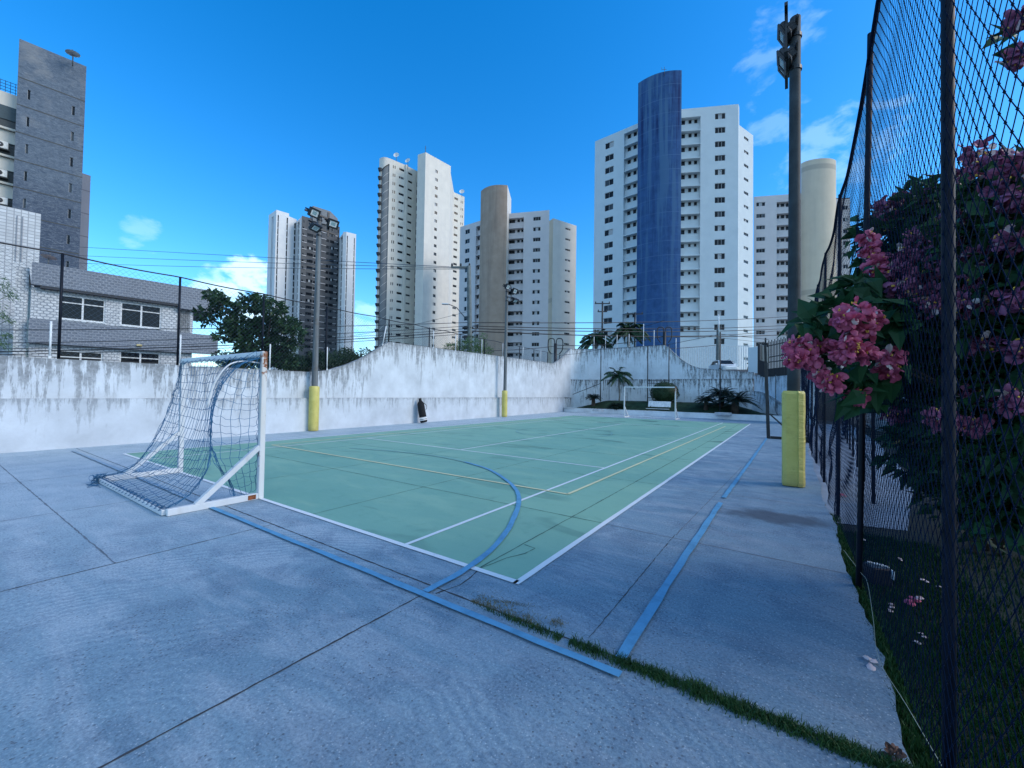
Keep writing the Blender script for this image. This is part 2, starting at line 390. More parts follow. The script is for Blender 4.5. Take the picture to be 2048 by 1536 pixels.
M['petal_pale'] = foliage('faded_petal', (.62, .42, .50), (.70, .62, .58), .3, .2, 9)
M['stamen'] = mat_plain('yellow_floret', (.75, .48, .05), .6)
M['grass'] = foliage('grass_blade', (.005, .024, .008), (.018, .066, .018), .1, .15, 5)
M['weed'] = foliage('weed_blade', (.012, .045, .016), (.045, .115, .035), .25, .2, 12)
M['dry'] = foliage('dry_weed', (.10, .085, .04), (.22, .19, .09), .2, .1, 12)
M['bark'] = mat_plain('bark', (.055, .045, .036), .9, 0, .4, 4, .2, .5)
M['palm_trunk'] = mat_plain('ringed_trunk', (.15, .15, .14), .85, 0, .35, 5, .2, .4)
M['lawn_soil'] = mat_plain('lawn_soil', (.0035, .011, .006), .95, 0, .5, 3)
M['garden_turf'] = mat_plain('garden_turf', (.014, .034, .020), .95, 0, .5, 2.5, .2, .8)
M['path'] = mat_plain('side_path_concrete', (.20, .235, .29), .8, 0, .2, 2, .3, .3)
M['far_ground'] = mat_plain('street_asphalt', (.06, .065, .07), .85, 0, .2, .6, .3, .2)
M['stone'] = mat_plain('pale_stone', (.42, .44, .47), .8, 0, .2, 5)
def bricks(name, tile, grout, bw, bh, mo=.012, off=.5, var=.12, rough=.5, dirt=.25):
    t = NT(name); uv = t.uv(); p = t.pos()
    b = t.n('ShaderNodeTexBrick'); t.ln(uv, b.inputs[0]); b.offset = off
    b.inputs['Scale'].default_value = 1; b.inputs['Brick Width'].default_value = bw; b.inputs['Row Height'].default_value = bh; b.inputs['Mortar Size'].default_value = mo; b.inputs['Mortar Smooth'].default_value = .1
    b.inputs['Color1'].default_value = (*[k * (1 - var) for k in tile], 1); b.inputs['Color2'].default_value = (*[min(1, k * (1 + var)) for k in tile], 1); b.inputs['Mortar'].default_value = (*grout, 1)
    c = t.mix(t.ma('MULTIPLY', t.rng(t.noise(p, .6, 5), .45, .75), dirt), b.outputs['Color'], tuple(k * .6 for k in grout))
    return t.fin(c, rough, 0, .35)
M['tile_white'] = bricks('white_tile', (.50, .53, .56), (.25, .275, .31), .26, .17, .026)
M['tile_white_sq'] = bricks('white_square_tile', (.50, .53, .56), (.29, .31, .34), .34, .24, .026, 0)
M['tile_grey'] = bricks('grey_tile', (.132, .157, .20), (.215, .24, .285), .26, .17, .024)
def tower_mat(name, a, b, streak=.35, dark=None, sv=.12, floor=None, line=None, sc=.5, fl_off=0.):
    t = NT(name); p = t.pos(); xs = t.sep(p)
    n = t.noise(t.map(p, (1, 1, .06)), sc * 1.6, 6, .65); m = t.noise(p, sc, 6, .6); c = t.mix(t.rng(m, .3, .7), a, b)
    c = t.mix(t.ma('MULTIPLY', t.rng(n, .46, .66), streak), c, dark or tuple(k * .6 for k in a))
    if floor:
        fr = t.ma('FRACT', t.ma('DIVIDE', t.ma('SUBTRACT', xs[2], fl_off), floor)); lm = t.rng(t.ma('ABSOLUTE', t.ma('SUBTRACT', fr, .5)), .476, .484)
        c = t.mix(t.ma('MULTIPLY', lm, .8), c, line)
    t.bump(t.noise(p, 1.4, 6, .7), .12, .05)
    return t.fin(c, .75, 0, .25)
M['cream'] = tower_mat('cream_render', (.58, .555, .50), (.66, .63, .57), .22, (.36, .35, .33))
M['cream_b'] = tower_mat('pale_cream_render', (.60, .575, .53), (.68, .645, .59), .15, (.42, .41, .40))
M['tower_white'] = tower_mat('tower_white_render', (.49, .57, .62), (.55, .63, .68), .12, (.50, .55, .58))
M['tower_white2'] = tower_mat('pinkish_white_render', (.53, .52, .54), (.59, .575, .59), .14, (.44, .45, .47))
M['tower_white3'] = tower_mat('bright_white_render', (.64, .66, .69), (.72, .73, .74), .1, (.5, .52, .55))
M['brown'] = tower_mat('brown_render', (.33, .245, .19), (.41, .315, .25), .35, (.15, .115, .10))
M['beige'] = tower_mat('beige_render', (.52, .455, .36), (.58, .51, .405), .35, (.40, .355, .30), sc=.35, floor=30, line=(.36, .33, .28), fl_off=-3.3)
M['grey_panel'] = tower_mat('grey_panel', (.165, .18, .195), (.20, .215, .23), .15, (.13, .14, .15))
def blue_mat():
    t = NT('stained_blue_tile'); p = t.pos(); xs = t.sep(p)
    n = t.noise(t.map(p, (1, 1, .035)), 1.1, 5, .6); m = t.noise(p, .6, 7, .7); hi = t.rng(xs[2], 18, 58)
    c = t.mix(t.rng(m, .35, .65), (.024, .072, .185), (.040, .108, .262))
    c = t.mix(t.ma('MULTIPLY', t.rng(n, .50, .57), t.rng(xs[2], 5, 55, .3, 1.)), c, (.065, .145, .27))
    c = t.mix(t.ma('MULTIPLY', t.rng(n, .44, .36), t.ma('MULTIPLY', hi, .85)), c, (.010, .022, .095))
    fr = t.ma('FRACT', t.ma('DIVIDE', t.ma('SUBTRACT', xs[2], .7), 2.9)); lm = t.rng(t.ma('ABSOLUTE', t.ma('SUBTRACT', fr, .5)), .470, .478)
    c = t.mix(t.ma('MULTIPLY', lm, t.rng(t.noise(p, .25, 2), .35, .6, .15, .45)), c, (.10, .18, .32))
    return t.fin(c, .75, 0, .15)
M['blue'] = blue_mat()
def slate_mat():
    t = NT('slate_stone_cladding'); p = t.pos(); uv = t.uv()
    a = t.noise(t.map(uv, (1, 2.4, 1)), 2.2, 9, .8, 1.2); b = t.noise(p, .12, 4, .6); g = t.noise(p, .35, 5, .6); s = t.sep(uv)
    c = t.mix(t.rng(a, .40, .62), (.042, .070, .112), (.130, .172, .225))
    c = t.mix(t.ma('MULTIPLY', t.rng(g, .52, .7), t.rng(s[1], -14, -3, .12, .75)), c, (.22, .235, .25))
    low = t.ma('MULTIPLY', t.rng(s[1], -12, -20), t.rng(b, .40, .52)); c = t.mix(t.ma('MULTIPLY', low, .7), c, t.mix(t.rng(a, .5, .64), (.020, .038, .078), (.16, .19, .24)))
    t.bump(a, .5, .06)
    return t.fin(c, .6, 0, .35)
M['slate'] = slate_mat()
M['slate_plain'] = tower_mat('lilac_grey_panel', (.15, .18, .235), (.18, .205, .26), .2, floor=3.05, line=(.08, .09, .12))
M['band_dark'] = mat_plain('dark_spandrel', (.035, .042, .045), .5)
M['band_green'] = mat_plain('green_spandrel', (.030, .06, .075), .5)
M['dk_tower'] = tower_mat('charcoal_tile', (.060, .066, .075), (.095, .10, .11), .35, (.17, .17, .17), sc=.16)
M['glass'] = mat_plain('dark_window_glass', (.010, .013, .018), .12, 0, .3, .5, .18)
M['glass_mid'] = mat_plain('grey_window_glass', (.05, .06, .072), .15, 0, .3, .5, .25)
M['curtain'] = mat_plain('pale_curtain', (.36, .38, .40), .8)
M['alu'] = mat_plain('aluminium_frame', (.42, .44, .46), .4, .3)
M['white_frame'] = mat_plain('white_window_frame', (.60, .63, .66), .45)
M['shadow_gap'] = mat_plain('dark_reveal', (.03, .034, .042), .8)
M['ac'] = mat_plain('ac_housing', (.60, .61, .60), .5)
M['car_white'] = mat_plain('white_car_paint', (.62, .65, .68), .18, 0, .05, 2, .6)
M['tyre'] = mat_plain('tyre_rubber', (.012, .012, .013), .8)
M['taillight'] = mat_plain('red_lens', (.25, .01, .01), .2)
M['gate_black'] = mat_plain('black_gate_steel', (.008, .010, .015), .5, .1)
M['roof_grey'] = mat_plain('roof_membrane', (.25, .26, .27), .9)
M['dish'] = mat_plain('dish_paint', (.60, .63, .66), .4); M['dish_rust'] = mat_plain('pinkish_dish', (.42, .30, .27), .6)

# ------------------------------------------------------------------ ground
def sheet(name, pts, z, mat, kind='structure'):
    b = MB(); b.face([(x, y, z) for x, y in pts]); o = b.build(name, mat); o['kind'] = kind; return o
def terrain():
    b = MB(); xs = [-1500, -600, -250, -120, -70, -45, -30, -20, -14, -10.2, -10, -9.4, -8.6, -4, 0, 5, 8.3, 12, 20, 40, 90, 250, 700, 1500]
    ys = [-1500, -500, -150, -60, -20, -8, 0, 8, 16, 24, 29, 33.4, 33.9, 38, 50, 70, 110, 250, 700, 2500]
    def h(x, y):
        if -10.1 < x < 60 and y < 33.5: return -.06
        k = min(1, max(0, (y - 2) / 34)); return -.06 + 3.45 * k + (.5 if 34 < y < 60 else 0)
    vs = [(x, y, h(x, y)) for y in ys for x in xs]; n = len(xs)
    b.mesh(vs, [(j * n + i, j * n + i + 1, (j + 1) * n + i + 1, (j + 1) * n + i) for j in range(len(ys) - 1) for i in range(n - 1)])
    b.build('ground', M['far_ground'])['kind'] = 'structure'
terrain()
def jag_edge():
    pts = []; y = -6.
    while y < 29:
        pts.append((7.77 + rnd.uniform(-.018, .018) + .02 * math.sin(y * 2.1), y)); y += .13 if y < 5 else .6
    return pts
EDGE = jag_edge()
b = MB(); poly = [(-8.3, -6)] + EDGE + [(7.8, 28.6), (-9.2, 29.6), (-8.6, 18)]
b.face([(x, y, 0) for x, y in poly]); 
for (x0, y0), (x1, y1) in zip(EDGE[:-1], EDGE[1:]): b.face([(x0, y0, -.12), (x1, y1, -.12), (x1, y1, 0), (x0, y0, 0)])
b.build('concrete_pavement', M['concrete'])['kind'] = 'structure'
X0, X1, Y1 = -5.52, 5.485, 23.85
sheet('green_court', [(X0, 0), (X1, 0), (X1, Y1), (X0, Y1)], .004, M['court'])
def strip(b, pts, w, z, jit=0., step=.25):
    """ribbon along a polyline with slightly wandering edges"""
    P = []
    for (a, c) in zip(pts[:-1], pts[1:]):
        L = math.dist(a, c); n = max(1, int(L / step)) if jit else 1
        P += [(a[0] + (c[0] - a[0]) * i / n, a[1] + (c[1] - a[1]) * i / n) for i in range(n)]
    P.append(pts[-1]); l = []; r = []
    for i, p in enumerate(P):
        a = P[max(0, i - 1)]; c = P[min(len(P) - 1, i + 1)]; dx, dy = c[0] - a[0], c[1] - a[1]; L = math.hypot(dx, dy) or 1
        j1 = rnd.uniform(-jit, jit); j2 = rnd.uniform(-jit, jit)
        l.append((p[0] - dy / L * (w / 2 + j1), p[1] + dx / L * (w / 2 + j1), z)); r.append((p[0] + dy / L * (w / 2 + j2), p[1] - dx / L * (w / 2 + j2), z))
    for i in range(len(P) - 1): b.face([r[i], r[i + 1], l[i + 1], l[i]])
b = MB()
for pts, w in (([(X0, .0), (X1, .0)], .06), ([(X1 + .0, -.03), (X1, 23.85)], .06), ([(X0, .03), (X0, 23.85)], .06)): strip(b, pts, w, .008, .002)
for pts in ([(4.115, .03), (4.115, 23.7)], [(-4.115, .03), (-4.115, 23.7)], [(-4.09, 5.60), (4.09, 5.42)], [(0, 5.55), (0, 18.4)], [(-4.09, 18.5), (4.09, 18.2)]): strip(b, pts, .05, .008, .002)
tag(b.build('white_court_lines', M['white_line']), kind='structure')
b = MB()
for pts in ([(-4.62, 2.86), (4.50, 2.90)], [(4.50, 2.9), (4.60, 20.7)], [(-4.6, 2.9), (-4.75, 20.7)]): strip(b, pts, .05, .012, .003)
tag(b.build('yellow_court_lines', M['yellow_line']), kind='structure')
b = MB(); arc = []
for k in range(41):
    t = k / 40; arc.append(None)
cx = .0; A1 = [(5.0, -.56), (4.99, -.07), (4.86, .56), (4.57, 1.27), (4.06, 2.2), (3.42, 2.93), (2.36, 3.72), (1.38, 4.11), (.22, 4.30), (-1.19, 4.17), (-2.43, 3.83), (-3.4, 3.2), (-4.3, 2.2), (-4.9, .9), (-5.1, -.56)]
def smooth(P, k=6):
    out = []
    for i in range(len(P) - 1):
        p0, p1, p2, p3 = P[max(0, i - 1)], P[i], P[i + 1], P[min(len(P) - 1, i + 2)]
        for j in range(k):
            t = j / k; out.append(tuple(.5 * (2 * b_ + (c - a) * t + (2 * a - 5 * b_ + 4 * c - d) * t * t + (3 * b_ - a - 3 * c + d) * t ** 3) for a, b_, c, d in zip(p0, p1, p2, p3)))
    return out + [tuple(P[-1])]
strip(b, smooth(A1[:8]), .066, .016, .004); strip(b, [(6.51, -.46), (6.5, .9), (6.50, 3.8)], .064, .016, .006); strip(b, [(6.50, 4.15), (6.55, 8), (6.62, 15)], .064, .016, .006)
strip(b, [(1.1, -.60), (6.56, -.60)], .058, .0165, .006)
tag(b.build('blue_court_lines', M['blue_line']), kind='structure')
b = MB(); strip(b, smooth(A1[7:11]), .045, .016, .004); q_ = MB(); strip(q_, [(-6.9, -.6), (1.1, -.60)], .07, .0165, .008); tag(q_.build('faded_blue_base_line', M['blue_line_faint']), kind='structure')
cc = [(-.2 + 1.9 * math.cos(a), 12. + 1.9 * math.sin(a)) for a in [k * math.pi / 24 for k in range(49)]]; strip(b, cc, .04, .016, .004)
tag(b.build('faded_blue_court_lines', M['blue_line_worn']), kind='structure')
b = MB()
for pts, w in (([(-7.5, -.455), (7.76, -.445)], .013), ([(5.0, -6), (5.0, -.62)], .013), ([(2.42, -6), (2.40, -.46)], .010), ([(6.27, -.44), (6.27, 2.)], .006)):
    strip(b, pts, w, .002, .004, .05)
strip(b, [(5.07, -.52), (5.13, -.30), (5.10, -.1), (5.07, .0)], .012, .002, .005, .05)
tag(b.build('expansion_joints', M['joint']), kind='structure')
b = MB()
for pts, w in (([(-.15, -6), (-.13, -.46)], .012), ([(-2.95, -6), (-3.0, -.46)], .012), ([(-7.5, -1.83), (2.4, -1.78)], .012), ([(5.5, 1.89), (7.75, 1.86)], .014), ([(6.28, 2.), (6.45, 7.5)], .010), ([(6.3, 7.4), (7.76, 7.4)], .014), ([(5.5, 4.5), (7.76, 4.45)], .012), ([(5.5, 12.4), (7.76, 12.4)], .014)):
    strip(b, pts, w, .002, .005, .06)
tag(b.build('faint_expansion_joints', M['joint_faint']), kind='structure')
b = MB()
for pts, w in (([(5.06, .03), (5.05, 9), (5.0, 23.7)], .014), ([(X0, 1.92), (X1, 1.89)], .014), ([(2.4, .03), (2.4, 9)], .012), ([(-.15, .03), (-.15, 9)], .010), ([(-2.9, .03), (-2.9, 12)], .010), ([(X0, 7.4), (X1, 7.4)], .014), ([(X0, 12.4), (X1, 12.4)], .012), ([(X0, 4.5), (X1, 4.5)], .008)):
    strip(b, pts, w, .006, .004, .08)
strip(b, [(5.07, .03), (5.13, .35), (5.21, .55), (5.22, .72), (5.08, .74)], .012, .006, .004, .05)
tag(b.build('court_joints', M['court_joint']), kind='structure')

# ------------------------------------------------------------------ white boundary walls
def zl(y):                                   # top of the left wall
    if y < 5.6: return 2.24
    if y < 9.5:
        t = (y - 5.6) / 3.9; return 2.24 + 1.58 * (t ** 1.75)
    if y < 27: return 3.83 + .22 * (y - 9.5) / 17.5
    if y < 30.6: return 4.05 + 1.6 * min(1, (y - 27) / 3.6) ** 1.4
    return 5.65
def path_pts(P, step):
    out = [];
    for a, c in zip(P[:-1], P[1:]):
        n = max(1, int(math.dist(a, c) / step)); out += [(a[0] + (c[0] - a[0]) * i / n, a[1] + (c[1] - a[1]) * i / n) for i in range(n)]
    return out + [P[-1]]
def wall_strip(b, P, z0, z1f, th, mi=0, mtop=1, side=1, ledge=None):
    """wall standing on polyline P (front face), thickness th to the left of travel*side"""
    s = 0; rows = []
    for i, p in enumerate(P):
        a = P[max(0, i - 1)]; c = P[min(len(P) - 1, i + 1)]; dx, dy = c[0] - a[0], c[1] - a[1]; L = math.hypot(dx, dy)
        n = (-dy / L * side, dx / L * side)
        if i: s += math.dist(P[i - 1], p)
        rows.append((p, (p[0] + n[0] * th, p[1] + n[1] * th), s, z1f(i, p)))
    for (p, q, s0, z0_), (p2, q2, s1, z1_) in zip(rows[:-1], rows[1:]):
        a0, a1 = (z0, z0) if not callable(z0) else (z0(p), z0(p2))
        b.face([(*p, a0), (*p2, a1), (*p2, z1_), (*p, z0_)], mi, [(s0, z0_ - a0), (s1, z1_ - a1), (s1, 0), (s0, 0)])
        b.face([(*q2, a1), (*q, a0), (*q, z0_), (*q2, z1_)], mi, [(s1, z1_ - a1), (s0, z0_ - a0), (s0, 0), (s1, 0)])
        b.face([(*p, z0_), (*p2, z1_), (*q2, z1_), (*q, z0_)], mtop, [(s0, 0), (s1, 0), (s1, .1), (s0, .1)])
    for k in (0, -1):
        p, q, s0, zt = rows[k]; a0 = z0 if not callable(z0) else z0(p)
        b.face([(*p, a0), (*q, a0), (*q, zt), (*p, zt)], mi, [(s0, zt - a0), (s0, zt - a0), (s0, 0), (s0, 0)])
LW = [(-7.50, -9), (-7.56, -4), (-7.62, 0), (-7.76, 6), (-8.22, 18.), (-8.93, 29.2)]
w = empty('boundary_wall', (-7.7, 6, 0)); tag(w, 'long white two-tier boundary wall streaked with black mould on the left', 'wall')
P = path_pts(LW, .6); b = MB(); wall_strip(b, P, 0, lambda i, p: 1.25 + rnd.uniform(-.004, .004), .32, 0, 1, 1); b.build('lower_wall', [M['wall_low'], M['coping']], w)
UPP = [(x - .13, y) for x, y in LW] + [(-9.05, 30.6)]
P = path_pts(UPP, .3); b = MB(); wall_strip(b, P, 1.24, lambda i, p: zl(p[1]) + rnd.uniform(-.008, .008), .19, 0, 1, 1); b.build('upper_wall', [M['wall'], M['coping']], w)
b = MB(); P = path_pts([(-8.94, 29.21), (-9.06, 33)], .3); wall_strip(b, P, 0, lambda i, p: 1.22, .3, 0, 1, 1); b.build('garden_dado', [M['wall_garden'], M['coping']], w)
# back wall behind the garden, rounded corner on the left, swooping down on the right
BW = [(-9.06, 30.6), (-8.95, 31.2), (-8.6, 31.75), (-8.0, 32.05), (-6.5, 32.1), (5.15, 32.1)]
def zb(x):
    if x < -1.1: return 5.68
    if x < 1.7: t = (x + 1.1) / 2.8; return 5.68 - 1.98 * (1 - (1 - t) ** 1.7)
    return 3.70 - .36 * (x - 1.7) / 3.4
w = empty('back_wall', (-2, 32.1, 0)); tag(w, 'white mould-stained retaining wall behind the garden with a swooping top', 'wall')
P = path_pts(BW, .3); b = MB(); wall_strip(b, P, 2.86, lambda i, p: zb(p[0]) + rnd.uniform(-.01, .01), .3, 0, 1, 1); b.build('upper_wall', [M['wall_back'], M['coping']], w)
b = MB(); P = path_pts([(-5.9, 31.99), (5.1, 31.99)], .4); wall_strip(b, P, 0, lambda i, p: 2.87, .36, 0, 1, 1)
P = path_pts([(-9.058, 30.55), (-8.948, 31.2), (-8.598, 31.748), (-8.0, 32.048), (-6.0, 32.098)], .3); wall_strip(b, P, 0, lambda i, p: 2.86, .3, 0, 0, 1)
b.build('lower_wall', [M['wall_garden'], M['coping']], w)
w = empty('side_wall', (7, 29, 0)); tag(w, 'short white wall at far right carrying a black steel railing', 'wall')
SW = [(5.15, 32.0), (5.7, 31.4), (6.2, 30.6), (6.75, 29.6), (7.35, 28.4), (8.15, 26.6), (8.3, 25.8)]
P = path_pts(SW, .3); b = MB(); wall_strip(b, P, 0, lambda i, p: 3.12 - .05 * max(0, (30 - p[1])), .25, 0, 1, 1); b.build('upper_wall', [M['wall_back'], M['coping']], w)
def zs(i, p):
    t = min(1, max(0, (31.6 - p[1]) / 3.2)); return 1.95 - 1.15 * t ** 1.2
P = path_pts([(5.05, 31.85), (5.6, 31.2), (6.1, 30.4), (6.62, 29.5), (7.2, 28.3)], .3); b = MB(); wall_strip(b, P, 0, zs, .3, 0, 1, 1); b.build('dado', [M['wall_garden'], M['coping']], w)
# garden bed behind its kerb
KB = [(-8.86, 29.05), (-3.3, 28.45), (.5, 28.05), (4.2, 27.85), (7.25, 27.75)]
w = MB(); P = path_pts(KB, .4); wall_strip(w, P, 0, lambda i, p: .37 + rnd.uniform(-.006, .006), .22, 0, 0, 1)
tag(w.build('garden_kerb', M['kerb']), 'low white painted kerb in front of the shaded garden', 'kerb')
def garden():
    b = MB(); nx, ny = 46, 12; vs = []
    def zz(x, y): 
        t = min(1, max(0, (y - 28.1) / 2.2)); e = min(1, max(0, (x + 8.2) / 2.6)) * min(1, max(.12, (6.0 - x) / 2.6)); return .30 + .72 * (t * t * (3 - 2 * t)) * e + rnd.uniform(-.015, .015)
    for j in range(ny):
        for i in range(nx):
            x = -9.0 + 16.0 * i / (nx - 1); yk = 28.25 + .75 * max(0, -(x - 1) / 10); y = yk + (32.2 - yk) * j / (ny - 1); vs.append((x, y, zz(x, y)))
    b.mesh(vs, [(j * nx + i, j * nx + i + 1, (j + 1) * nx + i + 1, (j + 1) * nx + i) for j in range(ny - 1) for i in range(nx - 1)], 0, True)
    b.build('garden_mound', M['garden_turf'])['kind'] = 'structure'
garden()

# ------------------------------------------------------------------ apartment towers
def lerp(a, b, t): return a + (b - a) * t
def facade(b, A, B, z0, z1, holes, mi=0, depth=.16, mr=None):
    """vertical wall A->B (left to right seen from outside) with rectangular openings (u0,u1,zb,zt) in metres"""
    A = Vector((A[0], A[1], 0)); B = Vector((B[0], B[1], 0)); L = (B - A).length; d = (B - A) / L; n = Vector((d.y, -d.x, 0))
    us = sorted({0., L} | {h[0] for h in holes} | {h[1] for h in holes}); zs_ = sorted({z0, z1} | {h[2] for h in holes} | {h[3] for h in holes})
    us = [u for u in us if -1e-6 <= u <= L + 1e-6]; zs_ = [z for z in zs_ if z0 - 1e-6 <= z <= z1 + 1e-6]
    P = lambda u, z, k=0: tuple(A + d * u - n * k + Vector((0, 0, z)))
    for i in range(len(us) - 1):
        um = (us[i] + us[i + 1]) / 2; hs = [h for h in holes if h[0] < um < h[1]]; run = None
        for j in range(len(zs_) - 1):
            zm = (zs_[j] + zs_[j + 1]) / 2; solid = not any(h[2] < zm < h[3] for h in hs)
            if solid:
                if run is None: run = zs_[j]
            if run is not None and (not solid or j == len(zs_) - 2):
                top = zs_[j + 1] if solid else zs_[j]
                q = [(us[i], run), (us[i + 1], run), (us[i + 1], top), (us[i], top)]
                b.face([P(u, z) for u, z in q], mi, [(u, z - z1) for u, z in q]); run = None
    for u0, u1, zb, zt, *dd in holes:
        k = dd[0] if dd else depth
        b.face([P(u0, zb), P(u1, zb), P(u1, zb, k), P(u0, zb, k)], mi); b.face([P(u0, zt, k), P(u1, zt, k), P(u1, zt), P(u0, zt)], mi)
        b.face([P(u0, zb), P(u0, zb, k), P(u0, zt, k), P(u0, zt)], mi); b.face([P(u1, zb, k), P(u1, zb), P(u1, zt), P(u1, zt, k)], mi)
        if dd: b.face([P(u0, zb, k), P(u1, zb, k), P(u1, zt, k), P(u0, zt, k)], mi)
    return d, n
def win_mesh(w, h, kind, var, frame):
    b = MB(); f = min(.045, w * .08, h * .08)
    b.box((w / 2, .05, f / 2), (w, .06, f), 2); b.box((w / 2, .05, h - f / 2), (w, .06, f), 2)
    b.box((f / 2, .05, h / 2), (f, .06, h - 2 * f), 2); b.box((w - f / 2, .05, h / 2), (f, .06, h - 2 * f), 2)
    n = kind; pw = (w - 2 * f) / n
    pat = {0: [0] * 9, 1: [0, 1, 0, 0], 2: [1, 0, 1, 0], 3: [1, 1, 1, 1], 4: [0, 3, 0, 3], 5: [3, 3, 1, 3]}[var]
    for k in range(n):
        y = .075 + (.02 if k % 2 else 0)
        b.face([(f + pw * k, y, f), (f + pw * (k + 1), y, f), (f + pw * (k + 1), y, h - f), (f + pw * k, y, h - f)], pat[k % 4])
        if k: b.box((f + pw * k, .055, h / 2), (f * .7, .05, h - 2 * f), 2)
    return b.data('window', [M['glass'], M['glass_mid'], frame, M['curtain']])
class Tower:
    def __init__(s, name, label, ref_px, ref_top, depth, base=-4., cat='apartment tower'):
        s.Z = at_d(ref_px, ref_top, depth).z; s.base = base; s.wins = []; s.cache = {}
        p = at_d(ref_px, ref_top, depth); s.root = empty(name, (p.x, p.y, 0)); tag(s.root, label, cat); s.b = {}
    def mb(s, part): return s.b.setdefault(part, MB())
    def pt(s, px, top, Z=None): return at_z(px, top, s.Z if Z is None else Z)
    def hole(s, A, B, px0, px1, y0, y1):
        a = on_plane(px0, y1, A, B); c = on_plane(px1, y0, A, B); pm = (px0 + px1) / 2
        zt = on_plane(pm, y0, A, B).z; zb = on_plane(pm, y1, A, B).z; o = Vector((A[0], A[1], 0))
        return ((Vector((a.x, a.y, 0)) - o).length, (Vector((c.x, c.y, 0)) - o).length, zb, zt)
    def col(s, A, B, px0, px1, y0, y1, rows, dz=2.9, panes=2, frame='alu', var=(0, 0, 0, 1, 2, 4, 4), set_in=.16, prio=0):
        u0, u1, zb, zt = s.hole(A, B, px0, px1, y0, y1); hs = []
        a = Vector((A[0], A[1], 0)); d = (Vector((B[0], B[1], 0)) - a).normalized(); n = Vector((d.y, -d.x, 0)); rz = math.atan2(d.y, d.x)
        for k in range(rows):
            h = (u0, u1, zb - k * dz, zt - k * dz)
            if h[2] < s.base: break
            hs.append(h); s.wins.append((prio, k, a + d * u0 - n * (set_in - .1) + Vector((0, 0, h[2])), rz, u1 - u0, zt - zb, panes, rnd.choice(var), frame))
        return hs
    def put_windows(s, limit=100):
        s.wins.sort(key=lambda t: (-t[0], t[1])); rest = None
        for i, (pr, k, loc, rz, w, h, panes, var, fr) in enumerate(s.wins):
            key = (round(w, 2), round(h, 2), panes, var, fr)
            if i < limit:
                if key not in s.cache: s.cache[key] = win_mesh(w, h, panes, var, M[fr])
                o = bpy.data.objects.new('window', s.cache[key]); COL.objects.link(o); o.parent = s.root
                o.location = loc - s.root.location; o.rotation_euler = (0, 0, rz)
            else:
                if rest is None: rest = MB()
                T = Matrix.Translation(loc) @ Matrix.Rotation(rz, 4, 'Z'); f = .06
                q = lambda x0, x1, z0, z1, y: [T @ Vector(v) for v in ((x0, y, z0), (x1, y, z0), (x1, y, z1), (x0, y, z1))]
                rest.face(q(0, w, 0, h, .075), 2)
                for j in range(panes):
                    x0 = f + (w - f) * j / panes; x1 = (w - f) * (j + 1) / panes + f - f
                    rest.face(q(x0, x1, f, h - f, .06), 1 if var in (2, 3) and j % 2 == 0 else 0)
        if rest: rest.build('window', [M['glass'], M['glass_mid'], M['alu']], s.root)['kind'] = 'stuff'
    def close(s, front, Z, mi=0, part='wall', depth=16, roofmi=1):
        """sides, back and roof behind a visible front polyline (left to right)"""
        b = s.mb(part); bk = FW.copy(); bk.z = 0; bk.normalize()
        L = Vector(front[0][:2] + (0,)) if isinstance(front[0], tuple) else Vector((front[0].x, front[0].y, 0)); Rr = Vector((front[-1].x, front[-1].y, 0))
        c0 = Vector((CAM.x, CAM.y, 0)); m_ = (Rr - L).normalized() * .3
        L2 = L + (L - c0).normalized() * depth + m_; R2 = Rr + (Rr - c0).normalized() * depth - m_
        for a, c in ((L2, L), (Rr, R2), (R2, L2)):
            b.face([(a.x, a.y, s.base), (c.x, c.y, s.base), (c.x, c.y, Z), (a.x, a.y, Z)], mi)
        b.face([(p.x, p.y, Z - .6) for p in front] + [(R2.x, R2.y, Z - .6), (L2.x, L2.y, Z - .6)], roofmi)
    def loggia(s, A, B, px0, px1, ytop, rows, dz=2.9, k=.95, win=(), part='balcony', base_h=None):
        """recessed strip: returns its hole; adds a slab edge per floor and windows on the back wall"""
        u0, u1, _, zt = s.hole(A, B, px0, px1, ytop, ytop + 10)
        a = Vector((A[0], A[1], 0)); d = (Vector((B[0], B[1], 0)) - a).normalized(); n = Vector((d.y, -d.x, 0)); rz = math.atan2(d.y, d.x)
        zb = zt - rows * dz
        for i in range(rows):
            m_ = MB(); L = u1 - u0 - .02; z = zt - i * dz
            c = a + d * (u0 + .01 + L / 2) - n * (k / 2 - .03)
            m_.box((c.x, c.y, z - dz + .07), (L, k + .02, .14), 0, rz)
            m_.box(tuple((a + d * (u0 + .01 + L / 2) - n * (k - .16)).xy) + (z - dz + 1.0,), (L, .12, 1.72), 0, rz)
            m_.build(part, M['_t'], s.root)
            for (f0, f1, h) in win:
                s.wins.append((1 if f1 - f0 > .35 else 0, i, a + d * (u0 + (u1 - u0) * f0) - n * (k - .13) + Vector((0, 0, z - .12 - h)), rz, (u1 - u0) * (f1 - f0), h, 2 if f1 - f0 > .3 else 1, rnd.choice((0, 0, 1)), 'shadow_gap'))
        return (u0, u1, zb, zt, k)
    def finish(s, mats, limit=100):
        for k, m_ in s.b.items(): m_.build(k, mats[k], s.root)
        s.put_windows(limit)

